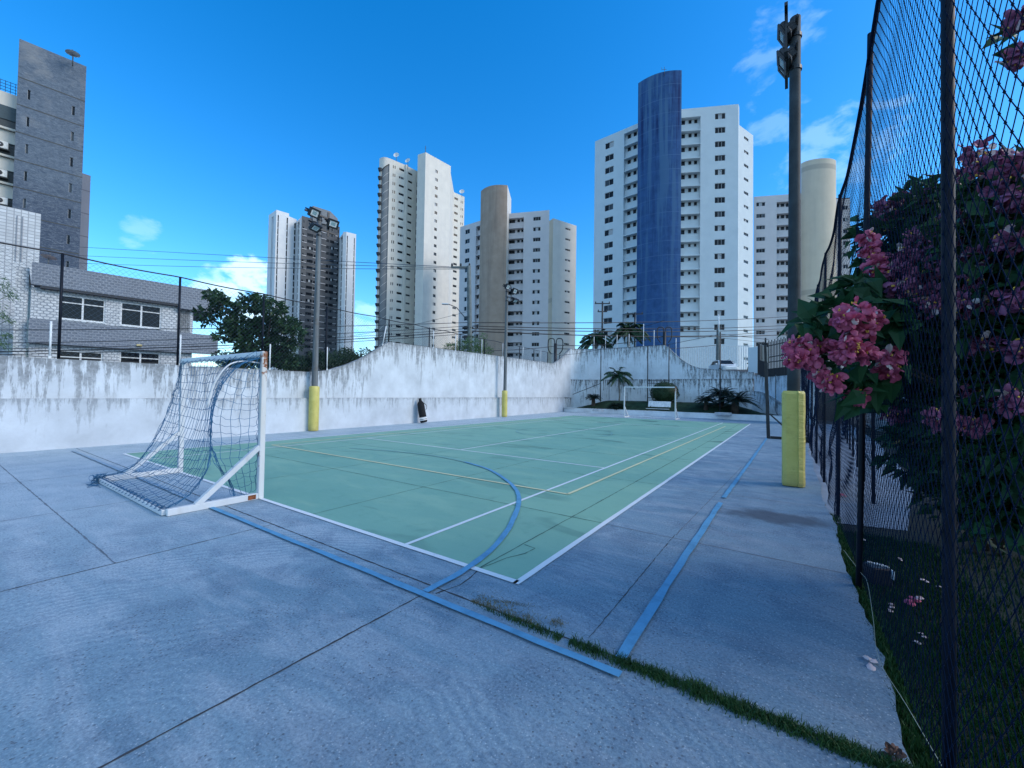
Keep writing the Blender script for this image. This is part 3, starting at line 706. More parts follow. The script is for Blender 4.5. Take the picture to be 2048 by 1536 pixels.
# --- blue and white tower
def tower_blue():
    t = Tower('blue_white_tower', 'tall white tower with a curved deep blue tiled shaft above the far goal', 1440, 211, 84, 1)
    M['_t'] = M['tower_white']; w = t.mb('wall')
    P = [t.pt(*q) for q in ((1190, 283), (1277, 246), (1362, 218.5), (1477, 208))]
    hs = t.col(P[0], P[1], 1210.5, 1227.5, 284.5, 296, 17, panes=2, prio=2, frame='white_frame') + [t.loggia(P[0], P[1], 1248, 1276.5, 262, 16, win=((.16, .38, .8), (.58, .78, .8), (.92, 1., 1.3)))]
    facade(w, P[0], P[1], t.base, t.Z, hs)
    hs = t.col(P[2], P[3], 1430, 1451, 226.5, 238, 17, panes=3, prio=2, frame='white_frame') + [t.loggia(P[2], P[3], 1363, 1401.5, 234, 16, win=((.02, .24, 1.25), (.43, .58, .68), (.73, .88, .68)))]
    facade(w, P[2], P[3], t.base, t.Z, hs)
    Z2 = t.Z - 3.6; Q = [at_z(1478.4, 250, Z2), at_z(1506.5, 271, Z2)]
    hs = t.col(Q[0], Q[1], 1488, 1497, 275, 280.5, 17, panes=3, prio=0); facade(w, Q[0], Q[1], t.base, Z2, hs)
    a = P[3].copy(); bk = Vector((FW.x, FW.y, 0)).normalized()
    w.face([(P[3].x, P[3].y, t.base), (Q[0].x, Q[0].y, t.base), (Q[0].x, Q[0].y, t.Z), (P[3].x, P[3].y, t.Z)])
    c = P[3] + bk * 9; w.face([(Q[0].x, Q[0].y, Z2 - .5), (Q[0].x, Q[0].y, t.Z), (c.x, c.y, t.Z), (c.x, c.y, Z2 - .5)])
    t.close([P[0], P[1], P[2], P[3]], t.Z); t.close([Q[0], Q[1]], Z2, depth=14)
    # curved shaft
    Zs = at_d(1363.5, 140.5, 82.6).z; L = at_z(1276.5, 166.5, Zs); Rr = at_z(1363.5, 140.5, Zs); arc = []
    ch = (Rr - L); ch.z = 0; n = Vector((ch.y, -ch.x, 0)).normalized()
    for k in range(17):
        f = k / 16; arc.append(L + ch * f + n * (1.15 * 4 * f * (1 - f)))
    s = t.mb('curved_shaft')
    na = len(arc); s.mesh([(p.x, p.y, z) for z in (t.base, Zs) for p in arc], [(k, k + 1, na + k + 1, na + k) for k in range(na - 1)], 0, True)
    e = Rr + (Rr - CAM).normalized() * 7 - ch.normalized() * .3; f = L + (L - CAM).normalized() * 5 + ch.normalized() * .4; f.z = L.z
    for p, q in ((Rr, e), (e, f), (f, L)): s.face([(p.x, p.y, t.base), (q.x, q.y, t.base), (q.x, q.y, Zs), (p.x, p.y, Zs)], 1)
    s.face([(p.x, p.y, Zs) for p in arc + [e, f]], 1)
    t.finish({'wall': [M['tower_white'], M['roof_grey']], 'curved_shaft': [M['blue'], M['tower_white']]})
tower_blue()
# --- brown shaft tower
def tower_brown():
    t = Tower('brown_white_tower', 'white and cream tower with a rounded brown shaft left of the blue tower', 1080, 421.5, 112.6, 1)
    M['_t'] = M['tower_white2']; w = t.mb('wall'); bk = Vector((FW.x, FW.y, 0)).normalized()
    P = [t.pt(*q) for q in ((920.5, 454), (961, 441.2), (1014, 427.5), (1099, 420))]
    hs = t.col(P[0], P[1], 930.5, 939.5, 459, 467.5, 15, prio=2, frame='white_frame') + [t.loggia(P[0], P[1], 952, 960.4, 452, 14, win=((.1, .4, .8), (.6, .95, .8)))]
    facade(w, P[0], P[1], t.base, t.Z, hs)
    hs = t.col(P[2], P[3], 1066.5, 1081.5, 433.5, 441, 15, panes=3, prio=2, frame='white_frame') + [t.loggia(P[2], P[3], 1015.5, 1047.5, 436, 14, win=((.02, .42, 1.25), (.57, .72, .7), (.82, .98, .7)))]
    facade(w, P[2], P[3], t.base, t.Z, hs)
    Z2 = t.Z - 3.0; c = t.mb('cream_wing'); Q = [P[3] + Vector((0, 0, 0)), at_z(1106.5, 436.8, Z2 - .05), at_z(1153, 451.5, Z2)]
    hs = t.col(Q[1], Q[2], 1131, 1141, 456.5, 460, 14, panes=3); facade(c, Q[0], Q[1], t.base, Z2, [], 1); facade(c, Q[1], Q[2], t.base, Z2, hs)
    t.close([P[0], P[1], P[2], P[3]], t.Z); t.close([Q[0], Q[1], Q[2]], Z2, part='cream_wing', depth=14)
    Zs = at_d(1015, 370.6, 111).z; L = at_z(961.8, 382.5, Zs); Rr = at_z(1015, 370.6, Zs); ch = Rr - L; ch.z = 0; n = Vector((ch.y, -ch.x, 0)).normalized(); arc = [L + ch * (k / 14) + n * (1.6 * 4 * (k / 14) * (1 - k / 14)) for k in range(15)]
    s = t.mb('curved_shaft')
    na = len(arc); s.mesh([(p.x, p.y, z) for z in (t.base, Zs) for p in arc], [(k, k + 1, na + k + 1, na + k) for k in range(na - 1)], 0, True)
    e = at_z(1020.5, 391, Zs); e = Rr + (e - Rr).normalized() * 8; f = L + (L - CAM).normalized() * 6 + ch.normalized() * .4
    for p, q in ((Rr, e), (e, f), (f, L)): s.face([(p.x, p.y, t.base), (q.x, q.y, t.base), (q.x, q.y, Zs), (p.x, p.y, Zs)], 1)
    s.face([(p.x, p.y, Zs) for p in arc + [e, f]], 1)
    t.finish({'wall': [M['tower_white2'], M['roof_grey']], 'curved_shaft': [M['brown'], M['cream_b']], 'cream_wing': [M['cream_b'], M['beige'], M['roof_grey']]})
tower_brown()
# --- tall cream tower
def tower_cream():
    t = Tower('cream_tower', 'tallest cream tower with a windowed centre slab and grey panelled rounded bay', 785, 319, 141, 1)
    w = t.mb('wall'); bk = Vector((FW.x, FW.y, 0)).normalized()
    P = [t.pt(*q) for q in ((785, 319), (812, 330.6), (814.5, 331.5), (836, 343))]
    off = 0
    hs = t.col(P[0], P[1], 785.8, 787.6, 330.5, 336.5, 24, panes=1, prio=1, frame='shadow_gap', var=(0,)) + t.col(P[0], P[1], 789.2, 791.2, 331.5, 337.5, 24, panes=1, prio=1, frame='shadow_gap', var=(0,)) + t.col(P[0], P[1], 798.3, 808.5, 337.5, 341.8, 24, panes=4, prio=2, frame='shadow_gap', var=(0, 0, 0, 1, 2, 4))
    facade(w, P[0], P[1], t.base, t.Z, hs)
    pil = P[1] + (P[1] - P[0]).normalized() * .2; 
    facade(w, P[1], P[3], t.base, t.Z, t.col(P[1], P[3], 816.5, 824.5, 346, 349.8, 24, panes=4, prio=1, frame='shadow_gap', var=(0, 0, 1, 2)))
    d = (P[3] - P[0]).normalized(); n = Vector((d.y, -d.x, 0)); c = P[1] + n * .25
    b = MB(); b.box((c.x, c.y, (t.Z + t.base) / 2), (.7, .5, t.Z - t.base), 0, math.atan2(d.y, d.x)); b.build('pilaster', M['cream'], t.root)
    # dark seam then centre slab
    Zc = at_d(851.3, 304.3, 139).z; s = t.mb('centre_slab'); C = [at_z(835.6, 309.5, Zc), at_z(851.3, 304.3, Zc), at_z(901.6, 332.3, Zc)]
    facade(s, C[0], C[1], t.base, Zc, []); facade(s, C[1], C[2], t.base, Zc, t.col(C[1], C[2], 870.5, 876, 340.2, 346, 24, panes=3, prio=2, frame='shadow_gap', var=(2, 3, 5, 5, 1)))
    t.close([C[0], C[1], C[2]], Zc, part='centre_slab', depth=10)
    # seam of service windows beside the slab
    b = MB(); sp = P[3] + n * .05
    for k in range(26): b.box((sp.x, sp.y, t.Z - 5 - k * 2.9), (1.0, .3, 1.6), 0, math.atan2(d.y, d.x))
    b.build('service_grille', M['shadow_gap'], t.root)
    Q = [C[2] + Vector((0, 0, 0)), at_z(908, 384.5, t.Z - 1), at_z(929, 393.8, t.Z - 1)]
    r = t.mb('right_wing'); hs = t.col(Q[1], Q[2], 908.7, 916, 395.5, 399.8, 22, panes=4, prio=1, frame='shadow_gap', var=(0, 0, 1, 2)) + t.col(Q[1], Q[2], 921.5, 923, 401.5, 406.5, 22, panes=1, frame='shadow_gap', var=(0,)) + t.col(Q[1], Q[2], 924.6, 926.2, 402.5, 407.5, 22, panes=1, frame='shadow_gap', var=(0,))
    facade(r, Q[0], Q[1], t.base, t.Z - 1, []); facade(r, Q[1], Q[2], t.base, t.Z - 1, hs); t.close([Q[0], Q[1], Q[2]], t.Z - 1, part='right_wing', depth=12)
    # rounded bay: grey panels between white piers
    A = t.pt(759, 317); B = P[0]; ch = B - A; ch.z = 0; L = ch.length; u = ch / L; nn = Vector((u.y, -u.x, 0)); arc = [A + u * (L * k / 10) + nn * (1.4 * math.sin(math.pi * k / 10) * (1 - .4 * k / 10)) for k in range(11)]
    v = t.mb('rounded_bay'); zt = t.Z
    for k, (p, q) in enumerate(zip(arc[:-1], arc[1:])):
        g = 1.5 <= k < 7.5
        zg = zt - 5.2 + .42 * k if g else zt
        if g:
            v.face([(p.x, p.y, zg), (q.x, q.y, zg + .42), (q.x, q.y, zt), (p.x, p.y, zt)], 0)
            pi_, qi = p - nn * .35, q - nn * .35
            for f in range(27):
                z1 = zg - f * 2.9; z0_ = z1 - 2.78
                v.face([(pi_.x, pi_.y, z0_), (qi.x, qi.y, z0_ + .42), (qi.x, qi.y, z1 + .42), (pi_.x, pi_.y, z1)], 1)
                v.face([(pi_.x, pi_.y, z0_ - .12), (qi.x, qi.y, z0_ + .30), (qi.x, qi.y, z0_ + .42), (pi_.x, pi_.y, z0_)], 0)
        else: v.face([(p.x, p.y, t.base), (q.x, q.y, t.base), (q.x, q.y, zt), (p.x, p.y, zt)], 0)
    for k in (2, 8):
        p = arc[k]; pi_ = p - nn * .35; v.face([(p.x, p.y, t.base), (pi_.x, pi_.y, t.base), (pi_.x, pi_.y, zt - 2), (p.x, p.y, zt - 2)], 0)
    for f in range(24):
        p = arc[1] + nn * .1; b = MB(); z = zt - 4.7 - f * 2.9
        b.tube([(p.x, p.y, z), (p.x, p.y, z + .95)], [.55, .8], 10, 0, True, False); b.build('balcony', M['shadow_gap'], t.root)
    t.close(arc + [P[1], P[3]], t.Z, depth=12)
    t.finish({'wall': [M['cream'], M['roof_grey']], 'centre_slab': [M['cream_b'], M['roof_grey']], 'right_wing': [M['cream'], M['roof_grey']], 'rounded_bay': [M['cream_b'], M['grey_panel']]})
tower_cream()
# --- charcoal tower with white fins
def tower_dark():
    t = Tower('charcoal_tower', 'charcoal tower with white windowless side wings and a rooftop box', 603.6, 431, 178, 1)
    bk = Vector((FW.x, FW.y, 0)).normalized()
    wl = t.mb('left_wing'); ZL = at_d(552.8, 419.5, 176).z
    P = [at_z(537.6, 430, ZL), at_z(552.8, 419.5, ZL), at_z(578.2, 427.2, ZL), at_z(593.5, 439, ZL - 1.2)]
    def slot(A, B, x0, x1, y0, deep=.7):
        h = t.hole(A, B, x0, x1, y0, y0 + 10); return (h[0], h[1], t.base + 2, h[3], deep)
    slots = []
    def wall(b, A, B, Z, sl):
        hs = [slot(A, B, *q) for q in sl]; d, n = facade(b, A, B, t.base, Z, hs)
        for h in hs:
            a = Vector((A.x, A.y, 0)); g = MB(); w_ = h[1] - h[0]; z = h[3]
            c = a + d * ((h[0] + h[1]) / 2) - n * .62
            while z > t.base + 6:
                g.box((c.x, c.y, z - 1.1), (w_ * .96, .1, 2.2), rnd.choice((0, 0, 0, 1)), math.atan2(d.y, d.x)); z -= 2.9
            g.build('window_strip', [M['glass'], M['glass_mid']], t.root)
    wall(wl, P[0], P[1], ZL, [(543.5, 545.5, 434), (546, 547.5, 433)]); wall(wl, P[1], P[2], ZL, [(555.2, 558, 430), (573.2, 576.2, 435.5)])
    wall(wl, P[2], P[3], ZL - 1.2, [(588.5, 593, 446)])
    t.close([P[0], P[1], P[2]], ZL, part='left_wing', depth=14); t.close([P[2], P[3]], ZL - 1.2, part='left_wing', depth=12)
    f1 = [at_z(593.5, 439, ZL - 1.2), at_z(603.6, 431.5, t.Z)]
    wall(wl, Vector((P[3].x, P[3].y, 0)), Vector((t.pt(603.6, 431).x, t.pt(603.6, 431).y, 0)), t.Z - .5, [(595, 599, 444)])
    c = t.mb('wall'); C = [t.pt(603.6, 431), t.pt(679.5, 453.8)]
    hs = []
    for (x0, x1, y0, y1, pn, pr) in ((605.5, 609, 440, 445.5, 1, 1), (614.5, 627, 467.5, 473, 3, 2), (628.5, 632, 471, 476, 1, 1), (640.5, 643, 463, 468, 1, 1), (653, 659, 453.5, 459, 1, 1), (660, 669.5, 456, 461.5, 3, 2), (675, 678, 460, 466, 1, 1)):
        hs += t.col(C[0], C[1], x0, x1, y0, y1, 20, panes=pn, prio=pr, frame='shadow_gap', var=(0, 0, 4, 0, 2, 0))
    # even the floors out so openings of one floor share a line
    facade(c, C[0], C[1], t.base, t.Z, hs); t.close(C, t.Z, depth=13)
    d = (C[1] - C[0]); d.z = 0; L = d.length; d.normalize(); n = Vector((d.y, -d.x, 0))
    for k in range(19):
        for f0, f1_ in ((.02, .13), (.30, .37), (.5, .64), (.86, .95)):
            b = MB(); z = t.Z - 5.6 - k * 2.9 + (.9 if f0 > .4 else 0); p = C[0] + d * (L * (f0 + f1_) / 2) + n * .12
            b.box((p.x, p.y, z), (L * (f1_ - f0), .22, .22), 0, math.atan2(d.y, d.x)); b.build('ledge', M['tower_white2'], t.root)
    r = t.mb('roof_box'); Zr = at_d(626.4, 411.7, 181).z; Q = [at_z(620.5, 415.5, Zr), at_z(626.4, 411.7, Zr), at_z(660.6, 422.5, Zr)]
    for A, B in zip(Q[:-1], Q[1:]): r.face([(A.x, A.y, t.Z - 1), (B.x, B.y, t.Z - 1), (B.x, B.y, Zr), (A.x, A.y, Zr)])
    e, f = Q[2] + bk * 8, Q[0] + bk * 8
    for A, B in ((Q[2], e), (e, f), (f, Q[0])): r.face([(A.x, A.y, t.Z - 1), (B.x, B.y, t.Z - 1), (B.x, B.y, Zr), (A.x, A.y, Zr)])
    r.face([(p.x, p.y, Zr) for p in Q + [e, f]])
    wr = t.mb('right_wing'); ZR = at_d(692.8, 463.5, 184).z
    Q = [C[1] + Vector((0, 0, 0)), at_z(686, 466.5, ZR - .6), at_z(692.8, 463.5, ZR), at_z(712.4, 468.5, ZR)]
    wall(wr, Q[0], Q[1], ZR - .6, [(681, 685.5, 474)]); facade(wr, Q[1], Q[2], t.base, ZR, []); wall(wr, Q[2], Q[3], ZR, [(693.8, 696, 471.5), (707.8, 709.8, 476)])
    t.close([Q[0], Q[1]], ZR - .6, part='right_wing', depth=10); t.close([Q[1], Q[2], Q[3]], ZR, part='right_wing', depth=12)
    t.finish({'left_wing': [M['tower_white3'], M['roof_grey']], 'right_wing': [M['tower_white3'], M['roof_grey']], 'wall': [M['dk_tower'], M['roof_grey']], 'roof_box': M['grey_panel']})
tower_dark()
# --- pinkish tower with round beige shaft, far right
def tower_right():
    t = Tower('pale_tower', 'pinkish white block with a round beige shaft behind the right lamp pole', 1540, 391, 101, 1)
    M['_t'] = M['tower_white2']; w = t.mb('wall'); P = [t.pt(1507.5, 393.5), t.pt(1606, 386.5)]
    hs = t.col(P[0], P[1], 1512.6, 1530.4, 404.5, 412.3, 13, panes=3, prio=2, frame='white_frame', var=(0, 1, 2, 0, 4)) + [t.loggia(P[0], P[1], 1553.5, 1603, 402.5, 12, win=((.02, .16, .72), (.23, .37, .72), (.44, .6, 1.2)))]
    facade(w, P[0], P[1], t.base, t.Z, hs)
    Q = [at_z(1655, 398, t.Z - .8), at_z(1700, 397, t.Z - .8)]; hs = t.col(Q[0], Q[1], 1686, 1696, 411.5, 419.5, 13, panes=2, prio=1, frame='white_frame'); facade(w, Q[0], Q[1], t.base, t.Z - .8, hs)
    t.close([P[0], P[1], Q[0], Q[1]], t.Z, depth=14)
    Zs = at_d(1636, 324, 99).z; c = at_d(1635.5, 324, 103); L = at_z(1602, 327.5, Zs); Rr = at_z(1669.5, 326.5, Zs); ch = Rr - L; ch.z = 0; n = Vector((ch.y, -ch.x, 0)).normalized(); r = MB()
    arc = [L + ch * ((1 - math.cos(math.pi * k / 20)) / 2) + n * (2.3 * math.sin(math.pi * k / 20)) for k in range(21)]; r.mesh([(p.x, p.y, z) for z in (t.base, Zs) for p in arc], [(k, k + 1, 22 + k, 21 + k) for k in range(20)], 0, True)
    e = Rr + (Rr - CAM).normalized() * 9 - ch.normalized() * .4; f = L + (L - CAM).normalized() * 9 + ch.normalized() * .4
    for p, q in ((Rr, e), (e, f), (f, L)): r.face([(p.x, p.y, t.base), (q.x, q.y, t.base), (q.x, q.y, Zs), (p.x, p.y, Zs)])
    r.face([(p.x, p.y, Zs) for p in arc + [e, f]]); r.build('round_shaft', M['beige'], t.root)
    a = MB(); a.tube([(c.x, c.y, Zs), (c.x, c.y, Zs + 2.2)], .08, 5); a.tube([(c.x - .5, c.y, Zs + 1.7), (c.x + .5, c.y, Zs + 1.7)], .05, 4); a.build('antenna', M['steel'], t.root)
    t.finish({'wall': [M['tower_white2'], M['roof_grey']]})
tower_right()
# --- slate clad tower, far left
def tower_slate():
    t = Tower('slate_tower', 'slate clad slab tower with tiny slot windows at the left edge', 38.7, 77, 45, -1)
    w = t.mb('wall'); bk = Vector((FW.x, FW.y, 0)).normalized(); P = [t.pt(38.7, 77), t.pt(173, 133)]
    hs = t.col(P[0], P[1], 54.5, 61.5, 180, 199, 8, dz=3.05, panes=1, prio=2, frame='alu', var=(1, 2)) + t.col(P[0], P[1], 143.4, 150.6, 212.5, 230.5, 8, dz=3.05, panes=1, prio=2, frame='alu', var=(1, 3))
    d, n = facade(w, P[0], P[1], t.base, t.Z, hs, depth=.2); g = MB(); L = (P[1] - P[0]).length; zr = hs[0][3] + 1.05
    for k in range(9):
        c = P[0] + d * (L / 2) + n * .012; g = MB(); g.box((c.x, c.y, zr - k * 3.05), (L, .02, .10), 0, math.atan2(d.y, d.x)); g.build('joint_strip', M['band_dark'], t.root)
    e = P[0] - n * 1.3
    t.close(P, t.Z, depth=9)
    Z2 = at_d(171, 348, 54).z; Q = [at_z(155, 343, Z2), at_z(181.5, 351.5, Z2)]; s = t.mb('rear_block'); facade(s, Q[0], Q[1], t.base, Z2, []); t.close(Q, Z2, part='rear_block', depth=8)
    # balcony side: parapet, dark bands and air conditioners
    A = P[0] - n * 1.6 - d * 14; B = P[0] - n * 1.6; s = t.mb('balcony_front'); Zp = on_plane(25, 190, A, B).z; rz = math.atan2(d.y, d.x); mid = (A + B) / 2
    def band(zc, h, mi, out=0., dep=.3): s.box((mid.x + n.x * out, mid.y + n.y * out, zc), (14, dep, h), mi, rz)
    band(Zp - 16, 31, 1, -.9)
    z = Zp; band(z - .75, 1.5, 0); band(z - 2.25, 1.5, 2); z -= 3.0
    for k in range(9):
        band(z - .45, .9, 1, -.1); band(z - 1.0, .22, 0, .12); band(z - 1.85, 1.44, 0, -.25); band(z - 2.62, .10, 1, .0); band(z - 2.86, .34, 1, -.1); z -= 3.05
    for k, (px, py) in enumerate(((4, 293), (2, 349), (3, 404))):
        p = on_plane(px, py, A, B) + n * .5; a = MB(); a.box((p.x, p.y, p.z), (.95, .38, .78), 0, rz, bev=.03); ac = a.build('air_conditioner', M['ac'], t.root)
        f = MB(); c = p + n * .2 - d * .12; f.tube([c, c + n * .012], .27, 18, 0, True, False); f.tube([c + n * .012, c + n * .02], .07, 10, 1, True, False); fo = f.build('fan_grille', [M['shadow_gap'], M['ac']]); fo.parent = ac; fo.location = (0, 0, 0)
        h = MB(); h.box((p.x + n.x * -.1, p.y + n.y * -.1, p.z - .45), (1.1, .5, .07), 0, rz); h.build('ledge', M['band_dark'], t.root)
    r = MB(); c = at_d(22, 160, 47); zz = Zp
    for i in range(5):
        p = c + d * (-.75 + .37 * i); r.tube([(p.x, p.y, zz), (p.x, p.y, zz + 2.4)], .03, 4)
    for i in range(7): r.tube([c + d * -.75 + Vector((0, 0, zz - c.z + .25 + .35 * i)), c + d * .75 + Vector((0, 0, zz - c.z + .25 + .35 * i))], .03, 4)
    r.build('roof_rack', M['thin_cable'], t.root)
    t.finish({'wall': [M['slate'], M['roof_grey']], 'rear_block': [M['slate_plain'], M['roof_grey']], 'balcony_front': [M['cream'], M['band_dark'], M['band_green']]})
    return P, t.Z
SL, SLZ = tower_slate()
# --- white tiled block and the low tiled house
def tiled():
    t = Tower('white_tiled_block', 'plain white square-tiled block at the left edge before the slate tower', 82, 428, 31, -1, 'building')
    w = t.mb('wall'); P = [t.pt(-260, 353), t.pt(82, 428)]; facade(w, P[0], P[1], t.base, t.Z, []); t.close(P, t.Z, depth=7)
    # corner pipe chases
    d = (P[1] - P[0]).normalized(); n = Vector((d.y, -d.x, 0)); b = MB()
    for px in (34, 45): q = on_plane(px, 450, P[0], P[1]) + n * .03; b.box((q.x, q.y, t.Z - 2.2), (.05, .05, 3.4), 0, math.atan2(d.y, d.x))
    b.build('downpipe', M['tile_grey'], t.root); t.finish({'wall': [M['tile_white_sq'], M['roof_grey']]})
    h = Tower('tiled_house', 'two storey house in grey and white brick-pattern tile behind the left wall', 64, 523, 24, -1, 'house')
    D = [h.pt(64, 523), h.pt(432, 583)]; d = D[1] - D[0]; d.z = 0; L = d.length; d.normalize(); n = Vector((d.y, -d.x, 0)); rz = math.atan2(d.y, d.x)
    def zof(px, py, o=0.): A = D[0] + n * o; B = D[1] + n * o; return on_plane(px, py, A, B)
    def u(px, py, o=0.): q = zof(px, py, o); return (Vector((q.x, q.y, 0)) - Vector((D[0].x, D[0].y, 0))).dot(d)
    def slab(part, mat, u0, u1, z0, z1, front, back):
        b = MB(); o = Vector((D[0].x, D[0].y, 0)); c = [o + d * u0 + n * front, o + d * u1 + n * front, o + d * u1 - n * back, o + d * u0 - n * back]; 
        for a, e, ln_, off in ((c[0], c[1], u1 - u0, u0), (c[1], c[2], front + back, 0), (c[2], c[3], u1 - u0, 0), (c[3], c[0], front + back, 0)):
            b.face([(a.x, a.y, z0), (e.x, e.y, z0), (e.x, e.y, z1), (a.x, a.y, z1)], 0, [(off, z0), (off + ln_, z0), (off + ln_, z1), (off, z1)])
        b.face([(p.x, p.y, z1) for p in c], 0, [(0, 0)] * 4); b.face([(p.x, p.y, z0) for p in reversed(c)], 0, [(0, 0)] * 4)
        return b.build(part, mat, h.root)
    zft = h.Z; zfb = zof(240, 592).z; uR = u(358, 600); uE = u(432, 583)
    slab('fascia', M['tile_grey'], 0, uR, zfb, zft, .0, .5)
    slab('canopy', M['tile_grey'], uR + .003, uE, zof(400, 622).z, zft - .003, .06, 6)
    slab('soffit', M['shadow_gap'], .35, uR - .01, zfb - .16, zfb - .002, -.02, .5)
    # recessed white wall with windows
    A = D[0] - n * .35; B = A + d * (uR + .9); z0 = zof(200, 655).z
    wb = MB(); h.wins = []
    hs = h.col(A, B, 117, 211.5, 594, 641.5, 1, panes=1, prio=2) + h.col(A, B, 240, 323.5, 608.5, 654, 1, panes=1, prio=2); h.wins = []
    lo = h.col(A, B, 113, 206, 702, 745, 1) + h.col(A, B, 238, 321, 704, 745, 1); h.wins = []
    facade(wb, A, B, h.base, zfb - .1, hs + lo, 0, .2); wb.build('wall', M['tile_white'], h.root)
    a0 = Vector((A.x, A.y, 0))
    for (u0, u1, zb_, zt, *_) in hs + lo:
        w_, h_ = u1 - u0, zt - zb_; f = .075; m_ = MB()
        for bx in (((w_ / 2, .04, f / 2), (w_, .08, f)), ((w_ / 2, .04, h_ - f / 2), (w_, .08, f)), ((f / 2, .04, h_ / 2), (f, .08, h_ - 2 * f)), ((w_ - f / 2, .04, h_ / 2), (f, .08, h_ - 2 * f)), ((w_ / 2, .045, h_ / 2), (f * 1.2, .07, h_ - 2 * f)), ((w_ / 4 + .02, .045, h_ * .70), (w_ / 2 - 1.6 * f, .06, f * .8)), ((3 * w_ / 4 - .02, .045, h_ * .70), (w_ / 2 - 1.6 * f, .06, f * .8))): m_.box(*bx)
        m_.box((w_ / 2, -.03, -.03), (w_ + .1, .2, .06))
        fr = m_.build('window', M['white_frame'], h.root, a0 + d * u0 - n * .06 + Vector((0, 0, zb_)) - h.root.location); fr.rotation_euler = (0, 0, rz)
        g = MB(); g.box((w_ / 2, .09, h_ / 2), (w_ - f, .012, h_ - f)); go = g.build('pane', M['glass']); go.parent = fr
    # grey band under the windows, projecting
    zbt = zof(200, 645).z; uB = u(436, 668)
    o_ = u(58, 630)
    slab('spandrel_band', M['tile_grey'], o_, uB, zof(200, 694).z, zof(200, 649.5).z, .05, .3)
    slab('portico_pier', M['tile_white'], uR - .02, u(382, 640), z0 - .8, zof(400, 622).z - .004, -.35, .9)
    slab('side_wall', M['tile_white'], -.6, -.1, h.base, zft - .3, -.5, 7)
    # roof between
    slab('roof', M['roof_grey'], 0.02, uR - .02, zft - .5, zft - .35, -.6, 7)
    b = MB(); q = zof(278, 691) + n * .1; b.box((q.x, q.y, q.z), (.28, .12, .14), 0, rz, bev=.02); b.build('wall_light', mat_plain('warm_lamp_glass', (.55, .45, .2), .3), h.root)
    h.put_windows()
    return D, d, n, zof
HD, Hd, Hn, hz = tiled()

# ------------------------------------------------------------------ lamp poles with floodlights
def floodlight(parent, pos, yaw, tilt, size=.5, roll=0.):
    """box floodlight facing local +X turned by yaw, tipped down by tilt"""
    MX = Matrix.Translation(pos) @ Matrix.Rotation(yaw, 4, 'Z') @ Matrix.Rotation(tilt, 4, 'Y') @ Matrix.Rotation(roll, 4, 'X')
    b = MB(); w, h = size, size * .78
    b.box((0, 0, 0), (.09, w, h), 0, bev=.02)
    for sy, sz, dy, dz in ((0, h / 2 - .03, w, .06), (0, -h / 2 + .03, w, .06), (w / 2 - .03, 0, .06, h - .12), (-w / 2 + .03, 0, .06, h - .12)): b.box((.055, sy, sz), (.03, dy, dz))
    b.box((-.08, 0, 0), (.09, w * .55, h * .6)); 
    for k in range(5): b.box((-.14, -w * .22 + k * w * .11, 0), (.05, .012, h * .5))
    b.box((-.05, w / 2 + .015, 0), (.12, .012, .05)); b.box((-.05, -w / 2 - .015, 0), (.12, .012, .05)); b.box((-.2, 0, h * .1), (.03, w + .05, .05))
    o = b.build('floodlight', M['dark_metal'], None); o.parent = parent; o.matrix_local = Matrix.Translation(-parent.location) @ MX
    g = MB(); g.box((.048, 0, 0), (.012, w - .12, h - .12)); g.box((.056, 0, 0), (.008, (w - .12) * .55, (h - .12) * .55), 1)
    l = g.build('lens', [M['lens'], M['lens_core']], None); l.parent = o
